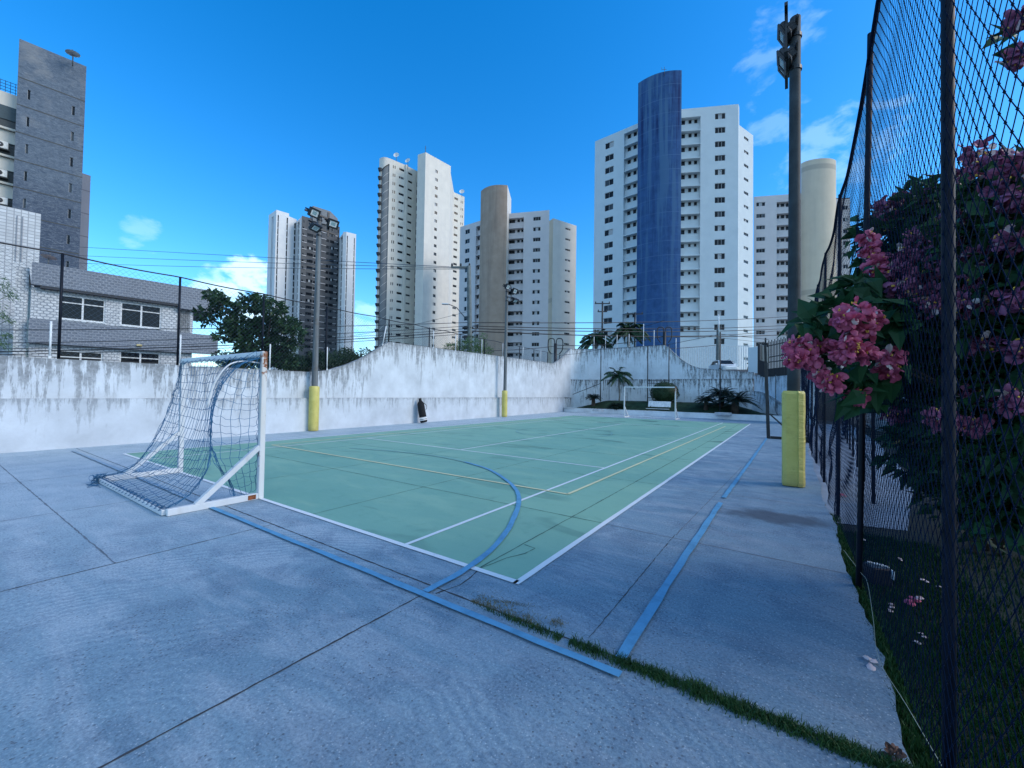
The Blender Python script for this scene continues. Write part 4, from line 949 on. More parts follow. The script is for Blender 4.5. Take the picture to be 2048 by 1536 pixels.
def lamp_pole(x, y, H, label, face, lights, bars, pad, lean=(0, 0), r=(.115, .085)):
    t = empty('lamp_pole', (x, y, 0)); tag(t, label, 'lamp pole', 'floodlight poles around the court')
    top = Vector((x + lean[0], y + lean[1], H)); b = MB()
    b.tube([Vector((x, y, 0)).lerp(top, k / 8) for k in range(9)], [r[0] + (r[1] - r[0]) * k / 8 for k in range(9)], 16); b.build('pole', M['pole' if face > 0 else 'pole_dark'], t)
    for z in (H - .35, H - .95): b = MB(); b.tube([(top.x, top.y, z - .03), (top.x, top.y, z + .03)], r[1] + .018, 14, 0, True, False); b.build('clamp', M['dark_metal'], t)
    b = MB(); fx = top.x + face * (r[1] + .05)
    for (ya, yb, z) in bars: b.box((fx, top.y + (ya + yb) / 2, z), (.05, abs(yb - ya), .06))
    b.box((fx + .0, top.y + .28 * (1 if face > 0 else -1), H - .45), (.03, .08, .95)); b.build('crossarm', M['dark_metal'], t)
    for (dy, dz, tilt, yaw, sz) in lights: floodlight(t, Vector((fx + face * (.17 if face > 0 else .015), top.y + dy, H + dz)), (0 if face > 0 else math.pi) + yaw, tilt, sz)
    b = MB()
    if pad == 'round':
        n = 20; zs_ = [0.02, .3, .6, .9, 1.2, 1.45, 1.66, 1.70]; rr = [.178, .182, .18, .183, .181, .179, .181, .15]
        vs = [(x + rr[i] * math.cos(2 * math.pi * j / n), y + rr[i] * math.sin(2 * math.pi * j / n), z) for i, z in enumerate(zs_) for j in range(n)]
        b.mesh(vs, [(i * n + j, i * n + (j + 1) % n, (i + 1) * n + (j + 1) % n, (i + 1) * n + j) for i in range(len(zs_) - 1) for j in range(n)] , 0, True); b.mesh(vs[-n:], [tuple(range(n))])
        b.build('padding', M['pad'], t)
    else:                                  # folded vinyl wrap with a lapped seam facing the viewer's right
        prof = [(-.17, -.10), (-.155, -.165), (-.10, -.185), (.015, -.18), (.06, -.175), (.075, -.21), (.14, -.17), (.17, -.10), (.175, .10), (.12, .17), (-.10, .175), (-.165, .12)]
        zs_ = [.015, .06, .3, .55, .8, 1.05, 1.3, 1.5, 1.62, 1.655]; n = len(prof); vs = []
        for i, z in enumerate(zs_):
            k = .97 if i in (0,) else (.90 if i == 9 else 1 + .012 * math.sin(i * 2.3))
            vs += [(x + px * k * (1 + .015 * math.sin(z * 9 + j)), y + py * k, z + (.012 * math.sin(j * 1.7) if i > 7 else 0)) for j, (px, py) in enumerate(prof)]
        for i in range(len(zs_) - 1):
            for j in range(n): b.face([vs[i * n + j], vs[i * n + (j + 1) % n], vs[(i + 1) * n + (j + 1) % n], vs[(i + 1) * n + j]], 1 if j in (4, 5, 6, 7) else 0)
        b.mesh(vs[-n:], [tuple(range(n))]); b.build('padding', [M['pad'], M['pad_fold']], t)
    return t
lamp_pole(-7.61, 5.79, 8.42, 'grey lamp pole with round yellow padding nearest the small goal on the left', 1, [(-.40, -.28, .5, .12, .42), (.36, -.42, .5, -.05, .42), (-.34, -.80, .95, .25, .40)], [(-.65, .6, 8.2), (-.3, .6, 7.68)], 'round', (.0, .03))
lamp_pole(-7.86, 18.68, 8.45, 'grey lamp pole with yellow padding farther along the left wall past the black bag', 1, [(-.40, -.15, .45, .15, .46), (.42, -.25, .45, 0, .46), (.50, -.85, .95, -.2, .42)], [(-.65, .7, 8.33), (-.3, .7, 7.75)], 'round', (.02, .06))
lamp_pole(7.38, 5.95, 8.42, 'dark weathered lamp pole wrapped in creased square yellow padding by the right fence', -1, [(-.1, -.30, .45, .04, .36), (-.1, -.78, .5, .0, .38), (.3, -.62, .5, 0, .36)], [(-.5, .55, 8.36), (-.5, .55, 7.55)], 'square', (.03, .05), (.105, .085))

# ------------------------------------------------------------------ small goals
def goal(x0, x1, y, sgn, label, net=True):
    t = empty('futsal_goal', ((x0 + x1) / 2, y, 0)); tag(t, label, 'goal', 'small white goals'); H = 2.06; w = .074
    for x, m_ in ((x0, 'goal_white'), (x1, 'rusty')):
        b = MB(); b.box((x, y, H / 2 + .02), (w, w, H + .04), 0, bev=.008); b.build('post', M[m_], t)
    b = MB(); b.box(((x0 + x1) / 2, y, H), (x1 - x0 - w - .004, w - .004, w), 0, bev=.008); b.build('crossbar', M['goal_white'], t)
    D = 1.02; b = MB()
    for x in (x0, x1): b.box((x, y + sgn * (D / 2 + w / 2), .045), (w - .004, D - .002, .085), 0, bev=.006)
    b.box(((x0 + x1) / 2, y + sgn * (D + w / 2 + .0), .04), (x1 - x0 - w - .006, .07, .07), 0, bev=.006); b.build('base_frame', M['goal_white'], t)
    b = MB(); b.box((x1, y + sgn * .12, .046), (w + .003, .1, .06)); b.build('rust_patch', M['rust'], t) if net else None
    for x in (x0, x1):
        b = MB(); b.bar((x, y + sgn * .03, .74), (x, y + sgn * .76, .07), .065); b.build('brace', M['goal_white'], t)
        if net and x > 0:
            b = MB(); P = smooth([(x - .05, y + sgn * .03, 1.93), (x - .05, y + sgn * .26, 1.94), (x - .05, y + sgn * .44, 1.86), (x - .05, y + sgn * .58, 1.62), (x - .05, y + sgn * .65, 1.32)], 4); b.tube(P, .010, 8); b.build('stay', M['goal_white'], t)
    return t
g1 = goal(-1.98, 1.09, .0, -1, 'near white goal with rusty post top, rear frame and torn blue net')
goal(-1.95, 1.34, 24.38, 1, 'far white goal without net in front of the garden bench', False)
def goal_net(t):
    r = random.Random(3); b = MB()
    # depth profiles of the back net at the left and right side (y, z)
    PL = smooth([(-.05, 2.01), (-.08, 1.7), (-.16, 1.33), (-.29, .89), (-.50, .42), (-.72, .17), (-1.04, .09)], 4)
    PR = smooth([(-.06, 2.01), (-.34, 1.85), (-.52, 1.58), (-.60, 1.3), (-.615, .95), (-.61, .68), (-.68, .42), (-.82, .22), (-1.05, .09)], 3)
    def at(P, f):
        k = f * (len(P) - 1); i = min(len(P) - 2, int(k)); q = k - i; return (P[i][0] * (1 - q) + P[i + 1][0] * q, P[i][1] * (1 - q) + P[i + 1][1] * q)
    def pt(u, v):
        yl, zl_ = at(PL, v); yr, zr = at(PR, v); e = u ** 1.6
        y = yl * (1 - e) + yr * e; z = zl_ * (1 - u) + zr * u; sag = math.sin(math.pi * u) * math.sin(math.pi * min(1, v * 1.1))
        return Vector((-1.95 + 3.02 * u, y + .10 * sag, z - .10 * sag * (1 if v < .8 else .3)))
    NU, NV = 22, 17
    J = {}
    for i in range(NU + 1):
        for j in range(NV + 1):
            p = pt(i / NU, (j / NV)); k = .010 if j < NV - 3 else .02
            J[i, j] = p + Vector((r.uniform(-k, k) * 1.3, r.uniform(-k, k), r.uniform(-k, k) if p.z > .12 else r.uniform(0, .02)))
    R_ = .0032
    for i in range(NU + 1): b.tube([J[i, j] for j in range(NV + 1)], R_, 4, 0, False)
    for j in range(NV + 1):
        P = []
        for i in range(NU + 1):
            P.append(J[i, j])
            if i < NU: P.append((J[i, j] + J[i + 1, j]) / 2 - Vector((0, 0, r.uniform(.004, .018))))
        b.tube(P, R_, 4, 0, False)
    # gathered seams at both edges
    for (u0, n) in ((0., 3), (1., 4)):
        for k in range(n):
            P = []
            for j in range(0, NV * 2 + 1):
                p = pt(u0, j / (NV * 2)); P.append(p + Vector((r.uniform(-.02, .02), r.uniform(-.02, .02), r.uniform(-.015, .015))))
            b.tube(P, R_ * 1.15, 4, 0, False)
    # side panels between post and gathered seam
    for (x, P_, nc, seed) in ((1.07, PR, 5, 1), (-1.96, PL, 3, 2)):
        K = {}
        for j in range(0, 19):
            z = 2.0 - j * .104; 
            f = 0
            for q in range(101):
                if at(P_, q / 100)[1] <= z: f = q / 100; break
                f = q / 100
            yg = at(P_, f)[0]
            if x > 0 and z < .72: yg = [-.60, -.56, -.50, -.46, -.40, -.36, -.33, -.31][min(7, int((.72 - z) / .1))]
            for c in range(nc + 1):
                u = c / nc; K[c, j] = Vector((x + r.uniform(-.015, .015), (-.045) * (1 - u) + yg * u + r.uniform(-.012, .012), z - .05 * math.sin(math.pi * u) * (1 if j < 16 else .3) + .10 * u * (1 - j / 18) + r.uniform(-.02, .02)))
        for c in range(nc + 1): b.tube([K[c, j] for j in range(19)], R_, 4, 0, False)
        for j in range(19):
            P = []
            for c in range(nc + 1):
                P.append(K[c, j])
                if c < nc: P.append((K[c, j] + K[c + 1, j]) / 2 - Vector((0, 0, r.uniform(.0, .025))))
            b.tube(P, R_, 4, 0, False)
    for k in range(5):                      # loose rope of the seam hanging to the base bar
        P = [Vector((1.06, y, z)) + Vector((r.uniform(-.02, .02), r.uniform(-.025, .025), 0)) for y, z in ((-.61, .8), (-.57, .7), (-.50, .55), (-.47, .42), (-.38, .33), (-.34, .2), (-.32, .09))]
        b.tube(P, R_ * 1.1, 4, 0, False)
    # lashings: zig-zag round the crossbar and the rear bar, bundle in the far corner
    P = []
    for k in range(32): P.append((-1.93 + 3.0 * k / 31, -.045 - (.0 if k % 2 else .02), 2.02 + (.025 if k % 2 else -.03) + r.uniform(-.012, .012)))
    b.tube(P, R_ * 1.2, 4, 0, False)
    for s in range(3):
        P = []
        for k in range(60):
            a = k * 2.1 + s; P.append((-1.95 + 3.0 * k / 59, -1.06 + .055 * math.cos(a), .05 + .055 * abs(math.sin(a))))
        b.tube(P, R_ * 1.1, 4, 0, False)
    for k in range(26):
        P = [(-1.95 + r.uniform(-.10, .14), -1.06 + r.uniform(-.12, .10), r.uniform(.01, .15)) for _ in range(4)]; b.tube(smooth(P, 3), R_, 4, 0, False)
    for k in range(9):
        P = [(-1.9 + r.uniform(-.1, .25), -1.12 + r.uniform(-.1, .03), .01), (-1.85 + r.uniform(-.1, .3), -1.2 + r.uniform(-.1, .08), .012), (-1.7 + r.uniform(-.1, .3), -1.16, .01)]; b.tube(smooth(P, 3), R_, 4, 0, False)
    P = [(1.03, -.05, 1.98 - .1 * k + r.uniform(-.02, .02)) if k % 2 else (1.055, -.03, 1.98 - .1 * k) for k in range(19)]; b.tube(P, R_, 4, 0, False)
    b.build('net', M['goal_net'], t)
goal_net(g1)

# ------------------------------------------------------------------ right fence: tall posts with knotted netting
def fence_top(y): return 4.20 + .38 * math.exp(-((y - .6) / 1.1) ** 2) + (.05 * math.cos((y - 1.5) * 2 * math.pi / 2.68) if y > 1.5 else .05) - .05
def right_fence():
    t = empty('net_fence', (7.85, 6, 0)); tag(t, 'tall dark blue netting fence on navy posts along the right edge', 'fence')
    ys = [-3.1, -.45, 1.62, 4.15, 6.85] + [9.5 + 2.65 * k for k in range(7)]
    for i, y in enumerate(ys):
        b = MB(); rr = .021; x_ = 7.80 if i == 2 else 7.86; lean = .09 if i == 2 else (.02 if i == 1 else .03); P = [(x_ + lean * k / 6 * 1.0, y + (.0 if i != 2 else -.0), -.1 + (4.62 if i < 3 else 4.3) * k / 6 + .1 * (k == 6)) for k in range(7)]
        b.tube(P, rr, 12); b.build('post', M['navy_metal'], t)
        if i == 1:                       # wire ties spiralling up the near post
            q = MB()
            for k in range(46):
                z = .15 + k * .098; q.tube([(7.868 + .02, y + .006, z), (7.868 + .028, y + .022, z + .02), (7.868 + .012, y + .03, z + .045)], .003, 4, 0, False)
            q.build('tie', M['navy_metal'], t)
    b = MB(); S_ = .076; SZ = .092; r = random.Random(9)
    def warp(y, z, amp=1.):
        d = min(abs(y - q) for q in ys); g = min(1, d / .9)
        k = .06 * math.sin(z * 5.1 + y * 1.3) * g + .035 * math.sin(z * 11 + y * 4) * g + .05 * math.sin(y * 2.3 + 1.) * g
        if y > 2.2: k += .10 * g * math.sin(z * 2.2 + y)
        k *= .18 + .82 * min(1, max(0, (y - 2.0) / 2.0))
        return k
    y0, y1 = -2.4, 24.
    def pos(y, z): 
        zt = fence_top(y); zz = .03 + (zt - .03) * z
        return (7.83 + .045 * z + warp(y, zz) * .6 * (1 - .8 * z ** 4), y, zz - (.05 * math.sin(y * 2.34) if y > 2 else 0) * (1 - abs(2 * z - 1)))
    n = int((y1 - y0) / S_); rows = int(4.3 / SZ)
    for s in (1, -1):
        for k in range(-rows, n + rows):
            P = []
            for j in range(rows * 2 + 1):
                y = y0 + S_ * (k + s * j / 2)
                if y < y0 or y > y1: 
                    if len(P) > 1: break
                    continue
                P.append(pos(y, j / (rows * 2)))
            far = P[0][1] > 6 if P else True
            if len(P) > 1: b.tube(P[::2] + [P[-1]] if not far else P[::6] + [P[-1]], .0017, 3, 0, False, True)
    for k in range(int((1.5 - y0) / S_) + 1):
        for j in range(rows * 2):
            y = y0 + S_ * (k + (j % 2) / 2); p = pos(y, j / (rows * 2)); q = .0046
            b.mesh([(p[0] + q, p[1], p[2]), (p[0] - q, p[1], p[2]), (p[0], p[1] + q, p[2]), (p[0], p[1] - q, p[2]), (p[0], p[1], p[2] + q * 1.6), (p[0], p[1], p[2] - q * 1.6)], [(0, 2, 4), (2, 1, 4), (1, 3, 4), (3, 0, 4), (2, 0, 5), (1, 2, 5), (3, 1, 5), (0, 3, 5)])
    b.build('netting', M['net_navy'], t)
    b = MB(); P = [pos(y0 + .2 * k, 1.) for k in range(int((y1 - y0) / .2))]; b.tube(P, .018, 6); b.build('head_rope', M['net_navy'], t)
    b = MB(); P = [(7.86, -.44, .03), (7.81, -.02, .035), (7.765, .42, .02), (7.80, .9, .06), (7.83, 1.4, .12), (7.81, 1.62, .12), (7.77, 2.4, .05)]; b.tube(smooth(P, 5), .0016, 5); b.build('foot_cord', mat_plain('white_cord', (.26, .30, .26), .7), t)
    # plain steel rail fence of the next lot seen through the netting
    f = empty('steel_fence', (8.6, 12, 0)); tag(f, 'low dark rail fence seen through the right netting', 'fence')
    for k in range(9): b = MB(); b.bar((8.35 + .12 * k, 5.2 + 2 * k, 0), (8.35 + .12 * k, 5.2 + 2 * k, 1.75), .04); b.build('post', M['navy_metal'], f)
    b = MB()
    for z in (.55, 1.1, 1.72): b.bar((8.35, 5.2, z), (9.31, 21.2, z), .03)
    b.build('rail', M['navy_metal'], f)
right_fence()
# left netting on top of the wall
def left_fence():
    t = empty('net_fence', (-8.1, 10, 2.3)); tag(t, 'thin black netting fence standing on the left boundary wall', 'fence')
    def fx(y): 
        for (a, c) in zip(LW[:-1], LW[1:]):
            if a[1] <= y <= c[1]: return a[0] + (c[0] - a[0]) * (y - a[1]) / (c[1] - a[1]) - .22
        return LW[-1][0] - .22
    ys = [-5.6, -3.2, -.77, 1.65, 4.05, 6.45, 9.62, 12.3, 14.8, 17.2, 19.4, 21.6, 23.8, 26.2, 28.6]
    for y in ys:
        b = MB(); b.tube([(fx(y), y, zl(y) - .05), (fx(y), y, 4.9)], .03, 8); b.build('post', M['navy_metal'], t)
    b = MB(); P = []
    for k in range(140):
        y = -6 + k * .25; P.append((fx(y), y, 4.9 - .04 * abs(math.sin((y + .77) * math.pi / 2.4))))
    b.tube(P, .019, 6); P = [(x, y, zl(y) + .03) for x, y, z in P]; b.tube(P, .008, 4); b.build('head_cable', M['dark_metal'], t)
    b = MB(); S_ = .13
    for s in (1, -1):
        for k in range(-24, int(35 / S_) + 24):
            P = []
            for j in range(0, 22):
                y = -6 + S_ * (k + s * j); z = 2.2 + j * S_
                if -6 <= y <= 28.8 and zl(y) - .02 <= z <= 4.9: P.append((fx(y), y, z))
            if len(P) > 1: b.tube([P[0], P[-1]], .0024, 3, 0, False)
    b.build('netting', M['thin_cable'], t)
    # posts and cable of the netting over the garden
    g = empty('garden_net_fence', (-1, 30.5, 0)); tag(g, 'slim steel poles and cable carrying netting above the garden wall', 'fence')
    for x, y, z0, z1 in ((-6.45, 31.3, .9, 5.6), (-2.4, 31.4, .95, 5.62), (-.72, 31.4, .95, 5.64), (3.42, 27.97, .3, 5.9)):
        b = MB(); b.tube([(x, y, z0), (x, y, z1)], .04, 8); b.build('post', M['dark_metal'], g)
    b = MB(); b.tube([(3.35, 27.98, 5.6), (3.31, 28.0, 7.1)], .035, 8); b.build('white_extension', M['white_paint'], g)
    b = MB()
    for z in (2.52, 2.72, 1.33): b.bar((-2.4, 31.4, z), (-.72, 31.4, z), .05)
    b.bar((-6.45, 31.3, 2.5), (-8.6, 30.2, 1.5), .05); b.build('crossbar', M['dark_metal'], g)
    b = MB(); P = [(-9.12, 28.8, 4.88), (-8.3, 30.2, 5.1), (-6.45, 31.3, 5.5), (-2.4, 31.4, 5.62), (-.72, 31.4, 5.64), (3.42, 27.97, 5.75), (6.1, 30.8, 5.55)]
    b.tube(P, .016, 5); b.tube([(3.42, 27.97, 5.5), (6.1, 30.8, 5.3)], .012, 4); b.build('cable', M['dark_metal'], g)
left_fence()
# white rods of the electric fence
ORD = ['first', 'second', 'third', 'fourth', 'fifth', 'sixth', 'seventh', 'eighth', 'ninth', 'tenth', 'eleventh']
def rods():
    mesh = None; L = [(-.92, 0), (1.70, 0), (4.30, 0), (6.5, 0), (9.25, -.25), (12.6, 0), (14.4, 0), (16.9, 0), (19.3, .0), (22.0, -.1), (24.9, -.05)]
    def fx(y):
        for (a, c) in zip(LW[:-1], LW[1:]):
            if a[1] <= y <= c[1]: return a[0] + (c[0] - a[0]) * (y - a[1]) / (c[1] - a[1]) - .2
    b = MB(); b.tube([(0, 0, -.03), (0, 0, .92)], .022, 6); b.box((0, 0, .02), (.05, .05, .08)); 
    for z in (.25, .45, .65, .85): b.tube([(0, -.03, z), (0, .03, z)], .012, 5)
    me = b.data('electric_fence_rod', M['white_paint'])
    for i, (y, ln) in enumerate(L):
        o = bpy.data.objects.new('electric_fence_rod', me); COL.objects.link(o); o.location = (fx(y), y, zl(y)); o.rotation_euler = (ln * .8, 0, 0)
        tag(o, ORD[i] + ' white fence rod from the left on top of the left boundary wall', 'fence rod', 'white rods along the wall tops')
    for i, (px, z) in enumerate(((1188, 5.68), (1211, 5.68), (1234, 5.68), (1258, 5.68), (1287, 5.68), (1308, 5.68), (1352, 5.3))):
        p = on_plane(px, 690, (-20, 32.2), (20, 32.2)); o = bpy.data.objects.new('electric_fence_rod', me); COL.objects.link(o); o.location = (p.x, 32.2, min(5.68, zb(p.x))); o.scale = (1.25, 1.25, 2.1 if px == 1287 else (1.25 if px < 1300 else 1.45))
        tag(o, ORD[i] + ' white fence rod from the left on top of the back garden wall', 'fence rod', 'white rods along the wall tops')
rods()
# ------------------------------------------------------------------ things on the court
def backboard():
    t = empty('backboard_stand', (6.67, 15.16, 0)); tag(t, 'slim black post with a small dark backboard on an L-shaped steel foot', 'backboard stand')
    b = MB(); b.bar((6.67, 15.16, 0), (6.58, 15.2, 2.8), .11); b.bar((6.58, 15.2, 2.8), (6.56, 15.2, 3.5), .08); b.build('post', M['dark_metal'], t)
    b = MB(); b.bar((6.73, 15.16, .05), (7.85, 15.13, .05), .09); b.bar((6.7, 15.16, .92), (7.55, 15.14, .07), .05); b.box((7.75, 15.12, .09), (.45, .7, .16), 0, bev=.02); b.build('foot', M['dark_metal'], t)
    b = MB(); b.box((6.5, 15.5, 3.2), (.04, 1.5, .62), 0, R(-8), bev=.01); b.build('backboard', M['gate_black'], t)
    b = MB(); b.box((6.475, 15.5, 3.2), (.008, 1.3, .46), 0, R(-8)); b.build('board_panel', M['glass_mid'], t)
backboard()
def bag():
    t = empty('long_bag', (-7.70, 11.45, 0)); tag(t, 'long black bag with white bands at its foot leaning on the left wall', 'bag')
    ax = lambda f: Vector((-7.55 - .20 * f, 11.40 + .0 * f - .14 * math.sin(f * 1.2) * (1 - f * .2), .04 + 1.18 * f))
    prof = [(0, .155), (.03, .17), (.10, .175), (.22, .175), (.35, .175), (.5, .172), (.65, .168), (.78, .165), (.84, .13), (.88, .085), (.93, .07), (1.0, .065)]
    b = MB(); b.tube([ax(f) for f, r in prof if f >= .2], [r for f, r in prof if f >= .2], 14); b.build('body', M['black_cloth'], t)
    b = MB(); b.tube([ax(f) for f in (0, .03, .07, .085)], [.15, .17, .175, .175], 14, 0); b.build('base', M['black_cloth'], t)
    for a, c, tilt in ((.09, .125, 0), (.145, .185, .03)):
        b = MB(); b.tube([ax(a), ax(c)], .183, 14, 0, True, False); b.build('band', M['white_vinyl'], t)
    b = MB(); b.tube([ax(.128), ax(.142)], .176, 14); b.build('band_gap', M['black_cloth'], t)
    b = MB(); b.tube(smooth([ax(.80) + Vector((.1, .12, 0)), ax(.72) + Vector((.1, .27, 0)), ax(.6) + Vector((.1, .26, 0)), ax(.52) + Vector((.1, .17, 0))], 4), .012, 5); b.build('strap', M['black_cloth'], t)
    b = MB(); b.tube([ax(.86) + Vector((.06, .02, 0)), ax(1.02) + Vector((.05, .02, 0))], .022, 6); b.build('grip', mat_plain('olive_handle', (.12, .12, .08), .6), t)
bag()
def bench():
    t = empty('garden_bench', (-.9, 29.0, .3)); tag(t, 'small white slatted bench in the garden behind the far goal', 'bench')
    b = MB()
    for k in range(5): b.box((-.9, 29.20 + .035 * k, .58 + .11 * k), (1.66, .03, .106), 0, 0, R(-17))
    b.build('backrest', M['white_vinyl'], t); b = MB()
    for k in range(4): b.box((-.92, 28.78 + .105 * k, .515), (1.68, .09, .03))
    b.build('seat', M['white_vinyl'], t)
    for x in (-1.55, -.25):
        b = MB(); b.bar((x, 28.82, .26), (x, 28.82, .5), .05); b.bar((x, 29.14, .26), (x, 29.14, .5), .05); b.bar((x, 28.76, .48), (x, 29.2, .48), .045); b.bar((x, 29.16, .5), (x, 29.40, 1.08), .04); b.build('leg', M['dark_metal'], t)
bench()
b = MB(); b.tube(smooth([(6.55, 29.35, 3.0), (6.55, 29.3, 1.2), (6.58, 29.2, .55), (6.8, 28.7, .3), (7.2, 27.9, .12)], 4), .035, 8); tag(b.build('drain_pipe', M['grey_pvc']), 'thin grey drain pipe down the short white wall at right', 'pipe')
b = MB(); b.box((7.95, 1.86, .05), (.15, .15, .15), 0, R(20), bev=.01)
for k in range(7): b.box((7.895 + .02 * k, 1.895 - .006 * k + .012 * (k % 2), .129), (.012, .03, .008), 1, R(20))
b.box((8.03, 1.82, .09), (.006, .09, .07), 1, R(20)); tag(b.build('drain_box', [M['gate_black'], M['white_paint']]), 'low black drain box with a pale chipped rim at the foot of the right netting', 'box')
# ------------------------------------------------------------------ behind the back wall: railing, gate, car, motorbike
def railing():
    t = empty('steel_gate', (6.8, 29.2, 3.1)); tag(t, 'black barred steel gate on the short white wall at far right', 'gate')
    pts = [(5.45, 31.9), (5.75, 31.3), (6.2, 30.55), (6.75, 29.6), (7.35, 28.4), (8.1, 26.8)]
    b = MB(); P = path_pts(pts, .17)
    for k, (x, y) in enumerate(P): b.bar((x, y, 3.0), (x, y, 5.35 + (.12 if k % 2 else 0)), .055)
    b.build('bars', M['gate_black'], t); b = MB()
    for z in (3.95, 5.1, 4.3): b.tube([(x, y, z) for x, y in pts], .035, 4)
    b.build('rail', M['gate_black'], t); b = MB()
    for (a, c) in zip(pts[1:-1], pts[2:]):
        n = Vector((c[1] - a[1], a[0] - c[0], 0)).normalized() * .02; b.face([(a[0], a[1], 2.95), (c[0], c[1], 2.95), (c[0], c[1], 3.5), (a[0], a[1], 3.5)]); b.face([(a[0] + n.x, a[1] + n.y, 2.95), (c[0] + n.x, c[1] + n.y, 2.95), (c[0] + n.x, c[1] + n.y, 3.5), (a[0] + n.x, a[1] + n.y, 3.5)])
    b.build('kick_plate', M['gate_black'], t)
    b = MB(); b.box((5.72, 31.35, 4.15), (.10, 1.3, 2.3), 0, R(28)); b.build('sheet_panel', M['gate_black'], t)
    for x, y in ((7.35, 28.4), (5.9, 31.0)):
        b = MB(); b.box((x, y, 4.3), (.1, .1, 2.8)); b.build('post', M['gate_black'], t)
    p = at_d(1508, 690, 33.2); b = MB(); b.box((p.x, p.y, 4.2), (.75, .3, 2.7), 0, R(-20)); tag(b.build('gate_pillar', M['tower_white']), 'square white pillar beside the black steel gate', 'pillar')
railing()
def white_fence():
    A = at_d(1364, 735, 48); B = at_d(1506, 735, 46); t = empty('picket_fence', (A.x, A.y, 3.5)); tag(t, 'tall white vertical bar fence across the street behind the parked car', 'fence')
    d = Vector((B.x - A.x, B.y - A.y, 0)); L = d.length; d.normalize(); b = MB(); n = int(L / .24)
    for k in range(n): p = A + d * (k * .24); b.bar((p.x, p.y, 3.2), (p.x, p.y, 7.3), .10)
    b.build('bars', M['white_vinyl'], t); b = MB()
    for z in (3.6, 7.25): b.bar((A.x, A.y, z), (B.x, B.y, z), .07)
    b.build('rail', M['white_vinyl'], t)
white_fence()
def car():
    p = at_d(1447, 745, 42); t = empty('parked_car', (0, 0, 0)); tag(t, 'white hatchback parked on the street above the back wall', 'car')
    # cross-sections along the length (x): half width, sill, waist, roof
    S_ = [(-1.95, .55, .42, .62, .64), (-1.85, .72, .28, .72, .76), (-1.2, .80, .22, .86, .90), (-.95, .82, .22, .92, .96), (-.35, .83, .22, .96, 1.42), (.3, .83, .22, .97, 1.49), (1.0, .82, .22, .98, 1.45), (1.45, .80, .24, 1.0, 1.30), (1.85, .76, .3, .98, 1.02), (1.95, .66, .4, .8, .84)]
    b = MB(); vs = []; n = 10
    for (x, w, s, q, r) in S_:
        rw = w * (.78 if r - q > .2 else .95)
        vs += [(x, -w * .9, s), (x, -w, s + .12), (x, -w, q), (x, -rw, r - .05), (x, -rw * .8, r), (x, rw * .8, r), (x, rw, r - .05), (x, w, q), (x, w, s + .12), (x, w * .9, s)]
    fs = []
    for i in range(len(S_) - 1):
        for j in range(n): fs.append((i * n + j, i * n + (j + 1) % n, (i + 1) * n + (j + 1) % n, (i + 1) * n + j))
    b.mesh(vs, fs + [tuple(range(n - 1, -1, -1)), tuple(range((len(S_) - 1) * n, len(S_) * n))], 0, False)
    body = b.build('body', M['car_white'], t); g = MB()
    for sy in (-1, 1):
        for x0, x1 in ((-.42, .22), (.30, 1.15)): g.face([(x0 - .35 * (x0 < -.2), sy * .835, .99), (x1, sy * .838, .99), (x1 - .12 * (x1 > 1), sy * .70, 1.38), (x0, sy * .70, 1.38)])
    g.face([(-.92, -.68, .985), (-.92, .68, .985), (-.38, .56, 1.41), (-.38, -.56, 1.41)]); g.face([(1.50, -.58, 1.27), (1.50, .58, 1.27), (1.86, .68, 1.04), (1.86, -.68, 1.04)]); g.build('windows', M['glass'], t)
    for x in (-1.25, 1.2):
        for sy in (-1, 1):
            q = MB(); q.tube([(x, sy * .70, .3), (x, sy * .86, .3)], .31, 18, 0, True, False); q.tube([(x, sy * .861, .3), (x, sy * .868, .3)], .19, 12, 1, True, False); q.build('wheel', [M['tyre'], M['alu']], t)
    for sy in (-1, 1):
        q = MB(); q.box((1.92, sy * .62, .86), (.08, .2, .16)); q.build('tail_light', M['taillight'], t)
        q = MB(); q.box((-.62, sy * .92, 1.02), (.12, .2, .14), 0, 0, bev=.03); q.build('mirror', M['car_white'], t)
        q = MB(); q.box((-1.86, sy * .55, .68), (.1, .26, .12)); q.build('headlight', M['lens'], t)
    q = MB()
    for sy in (-.5, .5): q.tube([(-.2, sy, 1.5), (1.0, sy, 1.5)], .018, 5)
    q.build('roof_rail', M['dark_metal'], t)
    t.location = (p.x, p.y, 3.78); t.rotation_euler = (0, 0, R(118)); t.scale = (1, 1, 1)
car()
